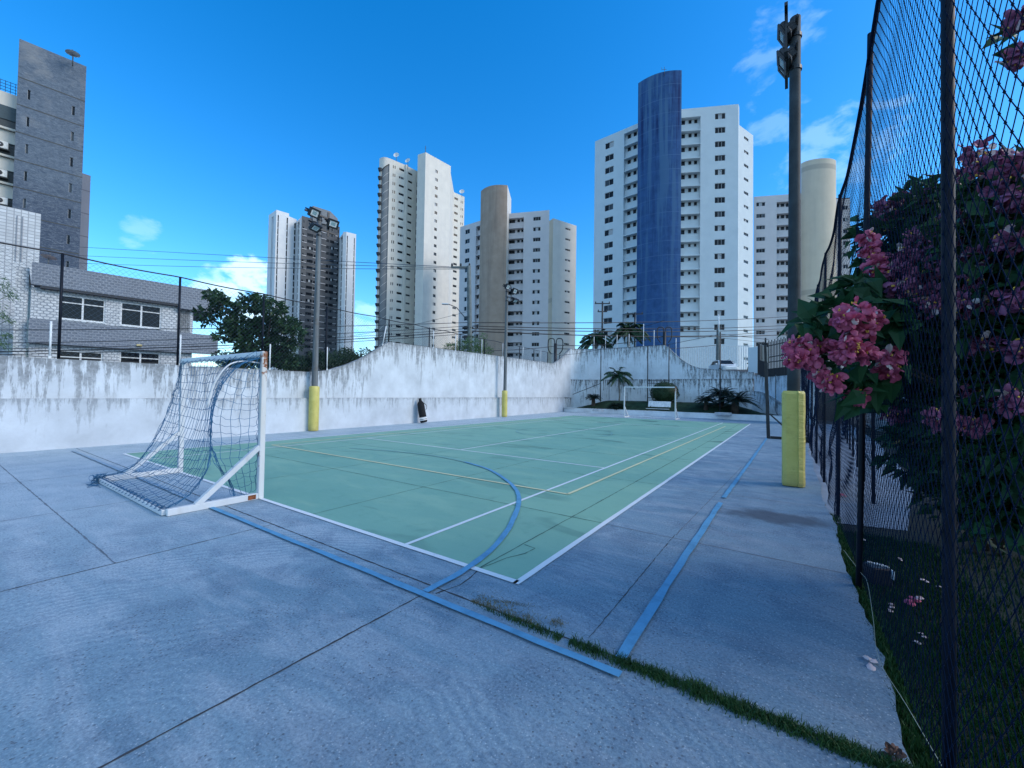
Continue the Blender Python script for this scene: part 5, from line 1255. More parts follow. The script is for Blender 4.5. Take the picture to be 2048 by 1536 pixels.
def motorbike():
    p = at_d(1500, 740, 36); t = empty('motorbike', (0, 0, 0)); tag(t, 'dark motorbike parked upright beside the white gate pillar', 'motorbike')
    for x in (-.62, .65):
        b = MB(); P = [(x + .28 * math.cos(a), 0, .3 + .28 * math.sin(a)) for a in [k * math.pi / 9 for k in range(19)]]; b.tube(P, .05, 6); b.build('wheel', M['tyre'], t)
    b = MB(); b.tube([(-.62, 0, .3), (-.3, 0, .75), (.25, 0, .8), (.5, 0, .98), (.65, 0, .3)], .04, 6); b.tube([(-.3, 0, .75), (0, 0, .32), (.3, 0, .4), (.3, 0, .8)], .07, 6); b.build('frame', M['dark_metal'], t)
    b = MB(); b.tube([(-.02, 0, .86), (.15, 0, .95), (.4, 0, .92)], [.1, .16, .1], 8); b.build('tank', M['dark_metal'], t)
    b = MB(); b.box((-.35, 0, .88), (.65, .24, .1), 0, 0, bev=.03); b.build('seat', M['tyre'], t)
    b = MB(); b.tube([(.42, -.36, 1.12), (.5, -.15, 1.05), (.5, .15, 1.05), (.42, .36, 1.12)], .02, 6); b.tube([(.46, .3, 1.1), (.44, .36, 1.3)], .012, 4); b.tube([(.46, -.3, 1.1), (.44, -.36, 1.3)], .012, 4); b.build('handlebar', M['dark_metal'], t)
    t.location = (p.x, p.y, 3.62); t.rotation_euler = (0, 0, R(-75))
motorbike()

# ------------------------------------------------------------------ utility poles and cables
def utility_pole(px, top_y, depth, r0, r1, label, arms=(), lamp=False, zg=0., lean=0):
    p = at_d(px, top_y, depth); t = empty('utility_pole', (p.x, p.y, zg)); tag(t, label, 'utility pole', 'utility poles along the street')
    b = MB(); b.tube([(p.x + lean * (1 - k / 5), p.y, zg + (p.z - zg) * k / 5) for k in range(6)], [r0 + (r1 - r0) * k / 5 for k in range(6)], 10); b.build('pole', M['conc_pole'] if depth < 50 else M['dark_metal'], t)
    for (dz, l, r, ins) in arms:
        a = p + RT * (-l) + Vector((0, 0, dz)); c = p + RT * r + Vector((0, 0, dz)); b = MB(); b.bar(a, c, .13); b.build('crossarm', M['dark_metal'] if depth > 50 else M['conc_pole'], t)
        for k in range(ins):
            q = a.lerp(c, (k + .1) / max(1, ins - .8)); b = MB(); b.tube([q, q + Vector((0, 0, .16)), q + Vector((0, 0, .3))], [.04, .09, .05], 8); b.build('insulator', M['dark_metal'], t)
    return t, p
U1, u1p = utility_pole(938, 532, 31, .21, .15, 'grey concrete utility pole with one long side arm behind the left wall', ((-.1, 1.35, .1, 3),), zg=1, lean=.35)
b = MB(); q = u1p + Vector((0, 0, -4.2)); b.tube([q, q + RT * -.9 + Vector((0, 0, 1.05)), q + RT * -1.5 + Vector((0, 0, 1.3))], .03, 6); b.build('lamp_arm', M['steel'], U1)
b = MB(); e = q + RT * -1.75 + Vector((0, 0, 1.3)); b.box(tuple(e), (.5, .2, .1), 0, R(35), bev=.03); b.build('lamp_head', M['lens'], U1)
b = MB()
for k in range(5): c = u1p + Vector((0, 0, -4.7 - .35 * k)); b.box(tuple(c), (.5, .5, .1), 0, R(35)); b.tube([c + RT * .25, c + RT * .42], .07, 6); b.tube([c + RT * -.25, c + RT * -.42], .07, 6)
b.build('cable_rack', M['dark_metal'], U1)
U2, u2p = utility_pole(1205, 603, 60, .16, .12, 'dark utility pole with crossarms behind the left palm of the street pair', ((-.3, 1.1, 1.1, 3), (-1.5, .7, .7, 2)), zg=2.5)
U3, u3p = utility_pole(1270, 626, 62, .16, .12, 'dark T-shaped utility pole rising behind the right palm of the street pair', ((-.15, 1.2, 1.2, 3),), zg=2.5)
U4, u4p = utility_pole(1436, 657, 47, .2, .16, 'stout grey utility pole standing behind the parked car', (), zg=3)
def hook_post(px, top_y, depth, label, zg):
    p = at_d(px, top_y, depth); t = empty('cable_post', (p.x, p.y, zg)); tag(t, label, 'cable post', 'short posts with looped cable hooks'); b = MB(); b.tube([(p.x, p.y, zg), (p.x, p.y, p.z)], .14, 8); b.build('post', M['gate_black'], t)
    for s in (-1, 1):
        b = MB(); P = [p + RT * (s * x) + Vector((0, 0, z)) for x, z in ((.05, -.1), (.12, .35), (.35, .45), (.6, .35), (.66, -.1), (.6, -.6), (.35, -.95))]; b.tube(smooth([tuple(v) for v in P], 4), .045, 6); b.build('cable_loop', M['cable'], t)
H1 = hook_post(1111, 687, 36.5, 'black post with two cable loops behind the left wall end', 1); H2 = hook_post(1329, 664, 37, 'black post with two cable loops in front of the blue shaft', 2)
def cable(pa, pb, sag, r, label, mat='cable'):
    a = at_d(*pa); c = at_d(*pb); P = [a.lerp(c, k / 24) - Vector((0, 0, sag * 4 * (k / 24) * (1 - k / 24))) for k in range(25)]; b = MB(); b.tube(P, r, 5, 0, False); tag(b.build('power_cable', M[mat]), label, 'cable', 'overhead cables along the street')
cable((-200, 470, 75), (906, 534, 31.2), .2, .022, 'topmost thin wire across the sky between slate tower and concrete pole', 'thin_cable')
cable((-200, 488, 75), (922, 536, 31.2), .5, .022, 'middle thin wire across the sky between slate tower and concrete pole', 'thin_cable')
cable((-200, 500, 75), (930, 538, 31.2), .9, .022, 'lowest thin wire across the sky between slate tower and concrete pole', 'thin_cable')
LC = [((-150, 660, 20), (935, 645, 31), .15, .022, 'uppermost black cable crossing in front of the tiled house'), ((-150, 688, 20), (935, 652, 31), .25, .02, 'second black cable down in front of the tiled house'), ((-150, 700, 20), (935, 657, 31), .3, .016, 'thin middle cable in front of the tiled house'),
      ((-150, 706, 20), (935, 662, 31), .28, .03, 'thick black cable just above the left wall'), ((-150, 712, 20), (935, 667, 31), .28, .02, 'lowest black cable grazing the top of the left wall'), ((700, 672, 29), (938, 622, 31), .15, .012, 'thin service wire slanting up to the lamp arm')]
for q in LC: cable(*q)
RC = [((945, 645, 31), (1700, 622, 66), .6, .035, 'highest of the cables right of the concrete pole'), ((945, 652, 31), (1700, 640, 66), .7, .035, 'long cable passing low across the brown tower'), ((945, 657, 31), (1650, 652, 60), .5, .04, 'cable crossing just below the tower windows row'),
      ((945, 662, 31), (1600, 668, 52), .4, .045, 'thick cable running behind the palms to the street gate'), ((1111, 690, 36.5), (1329, 672, 37), .35, .03, 'slack cable between the two looped posts'), ((1330, 672, 37), (1600, 655, 48), .3, .03, 'cable from the right looped post towards the gate'),
      ((1111, 697, 36.5), (1436, 690, 46), .3, .03, 'lowest cable skimming the back garden wall'), ((880, 700, 28), (1111, 692, 36.5), .2, .025, 'cable from the left wall to the left looped post'), ((1205, 662, 60), (1330, 640, 37), .4, .02, 'thin wire rising past the blue shaft')]
for q in RC: cable(*q)
# satellite dishes and antennas
def dish(px, py, depth, r, label, mat, el=.5, az=0., mast=1.2):
    p = at_d(px, py, depth); t = empty('satellite_dish', tuple(p)); tag(t, label, 'satellite dish'); b = MB(); n = 16; MX = Matrix.Translation(p) @ Matrix.Rotation(az, 4, 'Z') @ Matrix.Rotation(el, 4, 'Y'); vs = []
    for i in range(5):
        f = i / 4; vs += [MX @ Vector((r * f * math.cos(2 * math.pi * j / n), r * f * math.sin(2 * math.pi * j / n), .28 * r * f * f)) for j in range(n)]
    b.mesh(vs, [(i * n + j, i * n + (j + 1) % n, (i + 1) * n + (j + 1) % n, (i + 1) * n + j) for i in range(4) for j in range(n)], 0, True); b.build('reflector', M[mat], t)
    b = MB(); b.tube([p - Vector((0, 0, mast)), p], .06 * r + .02, 6); h = MX @ Vector((0, 0, r * .8)); b.tube([MX @ Vector((r * .9, 0, .25 * r)), h], .03 * r + .01, 5); b.tube([h, h + Vector((0, 0, .1))], .07 * r + .01, 6); b.build('mast', M['steel'], t)
dish(146, 110, 47, .62, 'white satellite dish on top of the slate tower', 'dish', -.12, 1, 1.3)
dish(97, 517, 25.5, .36, 'pinkish tilted satellite dish on the tiled house roof', 'dish_rust', .25, 2.2, .5)
dish(793, 311, 144, 1.0, 'pale dish nearest the rounded bay on the tall cream tower', 'dish', 1.3, -1, 2.5); dish(816, 322, 145, 1.0, 'pale dish by the middle of the tall cream tower roof', 'dish', 1.2, -1.3, 3)
dish(924, 384, 158, 1.0, 'dish on the right wing of the tall cream tower', 'dish', 1.2, -1, 2)
p = at_d(1329, 139, 83); b = MB(); b.tube([(p.x, p.y, p.z - 1.5), (p.x, p.y, p.z + .6)], .04, 5); b.bar(p + RT * -.5, p + RT * .4, .05); b.bar(p + RT * -.6 + UP * -.1, p + RT * -.6 + UP * .4, .05); tag(b.build('antenna', M['steel']), 'tiny aerial on the blue curved shaft', 'antenna')
p = at_d(851, 302, 141); b = MB(); b.tube([(p.x, p.y, p.z - 1), (p.x, p.y, p.z + 1.8)], .1, 5); b.bar(p + RT * -.35 + UP * 1., p + RT * .35 + UP * 1., .06); tag(b.build('antenna', M['steel']), 'short aerial on the centre slab of the cream tower', 'antenna')

# ------------------------------------------------------------------ vegetation
def leafv(b, p, d, up, L, w, mi=0, fold=.25, droop=.0):
    """one folded leaf: base p, direction d, normal-ish up"""
    d = d.normalized(); s = d.cross(up)
    if s.length < 1e-3: s = d.cross(Vector((.3, .5, .8)))
    s.normalize(); n = s.cross(d)
    m_ = p + d * (L * .42) + n * (L * fold * .25); t = p + d * L - n * (L * droop)
    b.mesh([p, m_ + s * w * .5 + n * w * fold * .5, t, m_ - s * w * .5 + n * w * fold * .5, m_ - n * w * fold * .3], [(0, 4, 1), (4, 2, 1), (0, 3, 4), (3, 2, 4)], mi)
def rdir(r, up=.0):
    while True:
        v = Vector((r.uniform(-1, 1), r.uniform(-1, 1), r.uniform(-1, 1)))
        if .05 < v.length < 1: v.normalize(); v.z += up; return v.normalized()
def crown(b, blobs, n, L, w, r, up=.25, surf=.55, droop=.1, mi=0):
    """leaves scattered through overlapping ellipsoids (cx,cy,cz,rx,ry,rz), denser towards their skins"""
    wt = [q[3] * q[4] * q[5] for q in blobs]
    for _ in range(n):
        q = r.choices(blobs, wt)[0]; v = rdir(r); k = surf + (1 - surf) * r.random() if r.random() < .75 else r.random() ** .5
        p = Vector((q[0] + v.x * q[3] * k, q[1] + v.y * q[4] * k, q[2] + v.z * q[5] * k))
        d = (v * .8 + rdir(r) * .9); d.z += up - .25; s = r.uniform(.65, 1.25)
        leafv(b, p, d, rdir(r, 1.1), L * s, w * s, mi, .3, droop)
def almond_tree():
    r = random.Random(4); c = at_d(500, 655, 18.5); t = empty('almond_tree', (c.x, c.y, 0)); tag(t, 'dark round-leaved tree spreading behind the left wall before the charcoal tower', 'tree')
    A = lambda px, py, dd=0: at_d(px, py, 18.5 + dd)
    blobs = []
    for (px, py, rr, dd) in ((430, 592, .42, -.3), (412, 628, .42, 0), (455, 618, .6, .3), (505, 608, .62, 0), (545, 618, .55, -.3), (480, 655, .72, 0), (535, 655, .75, .4), (575, 650, .55, 0), (595, 665, .35, -.2), (415, 640, .36, .4), (445, 672, .4, -.5), (500, 690, .62, -.2), (560, 690, .6, .1), (590, 690, .35, 0), (470, 715, .38, .2), (525, 720, .55, 0), (570, 725, .5, .4), (520, 600, .4, .6), (440, 600, .4, .8)):
        q = A(px, py, dd); blobs.append((q.x, q.y, q.z, rr, rr, rr * .62))
    b = MB(); crown(b, blobs, 5200, .24, .12, r, .2, .5, .12); b.build('crown', M['leaf_dark'], t)
    b = MB(); base = Vector((A(530, 740).x, A(530, 740).y, -.2)); top = A(528, 712); b.tube([base, base.lerp(top, .6) + Vector((.08, 0, 0)), top], [.2, .16, .13], 8)
    for q in blobs[:17:1]:
        e = Vector(q[:3]); m_ = top.lerp(e, .5) + Vector((0, 0, -.12)); b.tube([top, m_, e], [.07, .045, .015], 5)
    b.build('trunk', M['bark'], t)
almond_tree()
def hedge_trees():
    for i, (px, py, dep, rr, lab, n) in enumerate(((470, 722, 22, 1.0, 'low dark bush under the almond tree crown left of the lamp pole', 1500), (590, 722, 23, 1.15, 'dense dark bush between the almond tree and the lamp pole', 1900), (665, 724, 25, 1.0, 'dark bush just right of the first lamp pole behind the wall', 1600), (722, 712, 27, .95, 'dark rounded bush where the left wall swoops up', 1400), (705, 735, 24, .8, 'low dark shrub in the dip of the wall top', 900))):
        r = random.Random(20 + i); c = at_d(px, py, dep); t = empty('bush', (c.x, c.y, 0)); tag(t, lab, 'bush', 'bushes behind the left wall')
        bl = [(c.x + r.uniform(-1, 1) * rr, c.y + r.uniform(-1, 1) * rr, c.z + r.uniform(-.55, .25) * rr, rr * r.uniform(.4, .7), rr * r.uniform(.4, .7), rr * r.uniform(.3, .5)) for _ in range(9)]
        b = MB(); crown(b, bl, n * 2, .16, .075, r, .2, .5); b.build('crown', M['leaf_hedge'], t)
        b = MB(); b.tube([(c.x, c.y, -.1), (c.x + .1, c.y, c.z * .6), (c.x, c.y, c.z)], [.1, .08, .03], 6); 
        for q in bl: b.tube([(c.x, c.y, c.z * .6), q[:3]], [.04, .012], 4)
        b.build('trunk', M['bark'], t)
    r = random.Random(31); c = at_d(935, 700, 27); t = empty('bush', (c.x, c.y, 0)); tag(t, 'bright green feathery bush behind the wall at the foot of the concrete pole', 'bush')
    bl = []
    for (px, py, k) in ((900, 697, .5), (925, 690, .5), (945, 680, .42), (962, 690, .45), (975, 702, .4), (915, 705, .5), (950, 703, .6), (968, 672, .25), (890, 708, .4)): q = at_d(px, py, 27 + r.uniform(-.4, .4)); bl.append((q.x, q.y, q.z, k, k, k * .75))
    b = MB(); crown(b, bl, 3000, .17, .035, r, .35, .4, .2); b.build('crown', M['leaf_light'], t); b = MB(); b.tube([(c.x, c.y, 0), (c.x, c.y, c.z)], [.08, .03], 6)
    for q in bl: b.tube([(c.x, c.y, c.z - 1), q[:3]], [.03, .008], 4)
    b.build('trunk', M['bark'], t)
    r = random.Random(37); c = at_d(-25, 640, 15); t = empty('bamboo', (c.x, c.y, 0)); tag(t, 'pale green bamboo foliage leaning in at the left picture edge', 'bamboo'); b = MB(); st = MB()
    for (px, py, k) in ((5, 578, .32), (20, 590, .22), (-10, 560, .4), (-30, 610, .5), (5, 630, .2), (18, 640, .14), (-15, 680, .4), (10, 668, .2), (2, 690, .26), (-60, 640, .7), (-60, 560, .6)):
        q = at_d(px, py, 15 + r.uniform(-.3, .3)); 
        for _ in range(int(230 * k)):
            v = rdir(r); p = q + Vector((v.x * k, v.y * k, v.z * k * .6)) * r.random() ** .4; d = RT * r.uniform(.2, 1.0) + rdir(r) * .5 + Vector((0, 0, -.45)); leafv(b, p, d, rdir(r, 1), r.uniform(.12, .22), .028, 0, .2, .15)
        st.tube([(c.x - .6, c.y, 0), (c.x - .5, c.y, q.z - .3), q], [.03, .02, .006], 5)
    b.build('foliage', M['leaf_bamboo'], t); st.build('cane', M['leaf_light'], t)
hedge_trees()
def frond(b, base, az, el, L, drop, nl, ll, lw, r, mi=0, flat=.5, curl=.0):
    """arching leaf with two rows of leaflets"""
    d = Vector((math.cos(az), math.sin(az), 0)); P = []; n = 9
    for k in range(n + 1):
        f = k / n; P.append(base + d * (L * (f - .12 * f * f)) * math.cos(el) + Vector((0, 0, L * (math.sin(el) * f - drop * f * f))))
    b.tube(P, [.022 * (1 - .8 * k / n) * L ** .5 for k in range(n + 1)], 4, mi, False)
    side = Vector((-d.y, d.x, 0))
    for k in range(nl):
        f = .10 + .90 * k / nl; i = min(n - 1, int(f * n)); q = P[i].lerp(P[i + 1], f * n - i); tg = (P[i + 1] - P[i]).normalized()
        l = ll * (math.sin(math.pi * (f * .86 + .09)) ** .6) * r.uniform(.85, 1.1)
        for s in (-1, 1):
            dd = (tg * .75 + side * s * .9 + Vector((0, 0, flat * r.uniform(.3, 1.) - curl))); leafv(b, q, dd, Vector((0, 0, 1)), l, lw, mi, .1, .28)
def palm(x, y, z, H, nf, L, label, seed, trunk_r=.1, thin=1., ll=.38, group=None):
    r = random.Random(seed); t = empty('palm_tree', (x, y, z)); tag(t, label, 'palm tree', group)
    b = MB(); P = [(x + .05 * math.sin(k * .6), y, z - .2 + (H + .2) * k / 8) for k in range(9)]; b.tube(P, [trunk_r * (1.3 - .5 * k / 8) for k in range(9)], 9); b.build('trunk', M['palm_trunk'], t)
    b = MB(); top = Vector(P[-1])
    for k in range(nf):
        az = k * 2.4 + r.uniform(-.2, .2); el = r.uniform(.25, 1.15) if k % 3 else r.uniform(-.05, .35); frond(b, top, az, el, L * r.uniform(.85, 1.1), r.uniform(.45, .75), 30, ll, .055 * thin, r, 0, .15, .25)
    b.build('crown', M['leaf_palm'], t)
palm(-4.5, 30.5, .95, 2.15, 21, 1.75, 'slender palm with a thin trunk in the garden bed left of the far goal', 41, .055, 1.3, .42)
q = at_d(1193, 692, 44); palm(q.x, q.y, 2.5, q.z - 1.7, 34, 2.2, 'left one of the two palms showing above the back wall', 42, .14, 2.0, .6, 'palms above the back wall')
q = at_d(1258, 684, 43); palm(q.x, q.y, 2.5, q.z - 1.3, 40, 2.5, 'right bigger one of the two palms above the back wall', 43, .16, 2.0, .65, 'palms above the back wall')
def cycad(x, y, z, H, nf, L, label, seed, tr=.13):
    r = random.Random(seed); t = empty('cycad', (x, y, z)); tag(t, label, 'cycad', 'cycads in the garden bed')
    b = MB(); b.tube([(x, y, z - .15), (x, y, z + H * .5), (x, y, z + H)], [tr * 1.15, tr, tr * .9], 9); b.build('trunk', M['bark'], t); b = MB()
    for k in range(nf):
        az = k * 2.4 + r.uniform(-.25, .25); el = .15 + .85 * (k / nf); frond(b, Vector((x, y, z + H)), az, el, L * r.uniform(.85, 1.1), .42, 30, .24, .030, r, 0, .25)
    b.build('crown', M['leaf_cycad'], t)
cycad(-6.25, 29.25, .38, .85, 34, .85, 'small cycad with a stubby trunk at the left end of the garden bed', 51, .16)
cycad(-4.1, 29.0, .32, .2, 34, .95, 'low dark cycad almost trunkless left of the far goal', 52)
cycad(2.39, 29.0, .42, .75, 40, .95, 'medium cycad on a short trunk right of the far goal', 53, .14)
cycad(3.3, 29.6, .55, 1.0, 60, 1.55, 'large dark cycad behind in the big clump at right', 54, .2)
cycad(4.25, 28.75, .42, .75, 70, 1.75, 'largest dark cycad in front of the big clump at right', 55, .24)
def topiary():
    r = random.Random(61); x, y, z = -.8, 30.4, 1.72; t = empty('clipped_shrub', (x, y, .9)); tag(t, 'clipped ball shrub behind the garden bench', 'shrub'); b = MB()
    for _ in range(6500):
        v = rdir(r); k = 1 + .05 * math.sin(v.x * 9 + 2) * math.sin(v.z * 8) + r.uniform(-.05, .04)
        p = Vector((x + v.x * 1.02 * k, y + v.y * 1.0 * k, z + v.z * .84 * k)); leafv(b, p, v * .6 + rdir(r), v, .075, .04, 0, .2)
    b.build('crown', M['leaf_ball'], t); b = MB(); b.tube([(x, y, .7), (x, y, 1.6)], .09, 8); v_ = MB()
    vs = [(x + .93 * math.cos(a) * math.cos(e), y + .91 * math.sin(a) * math.cos(e), z + .76 * math.sin(e)) for e in [(-1.4 + 2.8 * i / 8) for i in range(9)] for a in [2 * math.pi * j / 16 for j in range(16)]]
    v_.mesh(vs, [(i * 16 + j, i * 16 + (j + 1) % 16, (i + 1) * 16 + (j + 1) % 16, (i + 1) * 16 + j) for i in range(8) for j in range(16)], 0, True); v_.build('inner_twigs', M['leaf_ball'], t); b.build('trunk', M['bark'], t)
topiary()
def stones():
    r = random.Random(5)
    for i, (px, py, rr, lab) in enumerate(((1197, 819, .45, 'flat pale stone slab at the kerb by the leftmost cycad'), (1218, 816, .7, 'larger pale stone slab left of the far goal'), (1432, 821, .55, 'pale stone slab left of the large cycad clump'), (1446, 826, .6, 'pale stone slab at the foot of the large cycad clump'))):
        p = at_z(px, py, .42); n = 9; b = MB(); top = [(p.x + rr * r.uniform(.75, 1.1) * math.cos(2 * math.pi * k / n), p.y + .5 * rr * r.uniform(.7, 1.1) * math.sin(2 * math.pi * k / n)) for k in range(n)]
        b.prism(top, .28, .46); tag(b.build('garden_stone', M['stone']), lab, 'stone', 'pale stones in the garden bed')
stones()
# garden ground cover
def turf_blades(name, label, cat, mat, regions, n, h, seed, wd=.006, z0=None, lean=.5):
    r = random.Random(seed); b = MB()
    wt = [q[4] for q in regions]
    for _ in range(n):
        q = r.choices(regions, wt)[0]; x = r.uniform(q[0], q[1]); y = r.uniform(q[2], q[3]); z = z0(x, y) if z0 else -.02
        if z is None: continue
        hh = h * r.uniform(.5, 1.25); d = Vector((r.uniform(-1, 1), r.uniform(-1, 1), 0)) * lean * hh; a = r.uniform(0, 3.14); s = Vector((math.cos(a), math.sin(a), 0)) * wd; p = Vector((x, y, z))
        b.mesh([p - s, p + s, p + d * .45 + Vector((0, 0, hh * .65)) + s * .6, p + d + Vector((0, 0, hh)), p + d * .45 + Vector((0, 0, hh * .65)) - s * .6], [(0, 1, 2, 4), (4, 2, 3)])
    o = b.build(name, M[mat]); tag(o, label, cat, None, 'stuff'); return o
sheet('lawn', [(7.70, -7), (24, -7), (24, 28), (10.2, 28), (9.0, 6), (8.4, 4.05), (7.70, 3.9)], -.04, M['lawn_soil'])
sheet('side_path', [(7.74, 3.8), (8.5, 3.95), (9.3, 8.0), (9.95, 17), (10.3, 28), (7.74, 28)], -.032, M['path'])
turf_blades('lawn_grass', 'short dark lawn grass beyond the right netting', 'grass', 'grass', [(7.76, 8.6, -2.6, 3.9, 3.), (8.6, 12, -2, 4.6, 3.2)], 60000, .05, 71, .0035, lambda x, y: -.04 if not (y > 3.45 and x < 9.6) else None)
def edge_x(y): return 7.77 + .02 * math.sin(y * 2.1)
turf_blades('edge_grass', 'brighter grass fringe along the broken concrete edge', 'grass', 'weed', [(7.76, 7.90, -2.5, 2.6, 1.), (7.76, 7.86, 2.4, 4.2, .25)], 6500, .06, 72, .0032, lambda x, y: -.05 if x > edge_x(y) else None)
def weeds():
    r = random.Random(73); b = MB()
    def add(x, y, hh, s=.0022, ln=.8):
        d = Vector((r.uniform(-1, 1), r.uniform(-1, 1), 0)) * ln * hh; a = r.uniform(0, 3.14); s_ = Vector((math.cos(a), math.sin(a), 0)) * s; p = Vector((x, y, 0)); b.mesh([p - s_, p + s_, p + d * .4 + Vector((0, 0, hh * .7)) + s_ * .7, p + d + Vector((0, 0, hh)), p + d * .4 + Vector((0, 0, hh * .7)) - s_ * .7], [(0, 1, 2, 4), (4, 2, 3)])
    for _ in range(11500):
        x = 5.4 + (7.78 - 5.4) * r.random() ** .62; k = min(1, (x - 5.3) / 1.0); cl = .5 + .5 * math.sin(x * 9) * math.sin(x * 23 + 1)
        if r.random() > .22 + .75 * cl * k + (.12 if x > 6.5 else 0): continue
        w = (.008 + .026 * k) * (1.25 if 6.85 < x < 7.0 else 1); y = -.475 + r.gauss(0, w * .8); 
        if 6.13 < x < 6.19: continue
        add(x, y, r.uniform(.012, .036) * (.6 + .55 * k) * (1.4 if 6.87 < x < 6.97 else 1))
    tag(b.build('joint_weeds', M['weed']), 'strip of green weeds growing along the open concrete joint', 'weeds', None, 'stuff'); b = MB()
    for _ in range(900):
        x = r.uniform(5.36, 5.95); y = -.46 + abs(r.gauss(0, .05)) * (1 if r.random() < .5 else 1.5); add(x, y, r.uniform(.006, .02), .0018, 1.4)
    for _ in range(260): x = 5.62 + r.gauss(0, .08); add(x, -.34 + (x - 5.5) * .35 + r.gauss(0, .014), r.uniform(.004, .012), .0016, 1.5)
    for _ in range(160): add(6.02 + r.gauss(0, .03), -.33 + r.gauss(0, .03), r.uniform(.006, .02), .0016, 1.2)
    tag(b.build('dry_weeds', M['dry']), 'sparse dry weeds at the left end of the open joint', 'weeds', None, 'stuff')
weeds()
# ------------------------------------------------------------------ pink flowering shrub leaning through the netting
def petal(b, p, d, n, L, w, r, mi=0):
    """broad cupped sepal"""
    d = d.normalized(); s = d.cross(n); s = s.normalized() if s.length > 1e-3 else Vector((1, 0, 0)); n = s.cross(d); vs = []; cur = r.uniform(.1, .45)
    for i, (f, k) in enumerate(((0, .12), (.25, .6), (.55, 1.), (.82, .8), (1., .18))):
        for j in (-1, -.45, .45, 1): vs.append(p + d * (L * f) + s * (w * .5 * k * j) + n * (L * (cur * f * f * -.9 + .16 * (1 - abs(j)) + .05 * math.sin(f * 9 + j * 3))))
    b.mesh(vs, [(i * 4 + j, i * 4 + j + 1, (i + 1) * 4 + j + 1, (i + 1) * 4 + j) for i in range(4) for j in range(3)], mi, True)
def blossom(t, c, rad, r, out, pale=.1, in_shade=False):
    b = MB(); n = int(44 + 190 * rad)
    for k in range(n):
        v = rdir(r); 
        if v.dot(out) < -.35: v = -v
        p = c + Vector((v.x, v.y, v.z * .8)) * rad * r.uniform(.3, .85); d = v * .5 + rdir(r) * .9 + Vector((0, 0, -.4)); petal(b, p, d, (v * .6 + rdir(r) * .8), r.uniform(.034, .058), r.uniform(.030, .048), r, 1 if r.random() < pale else 0)
    for k in range(3):
        v = (out + rdir(r) * .8).normalized(); p = c + v * rad * .95; 
        for a in range(5): e = p + rdir(r) * .006; b.tube([e, e + v * .006], .003, 4, 2)
    return b.build('blossom', [M['petal_shaded' if in_shade else 'petal'], M['petal_pale'], M['stamen']], t)
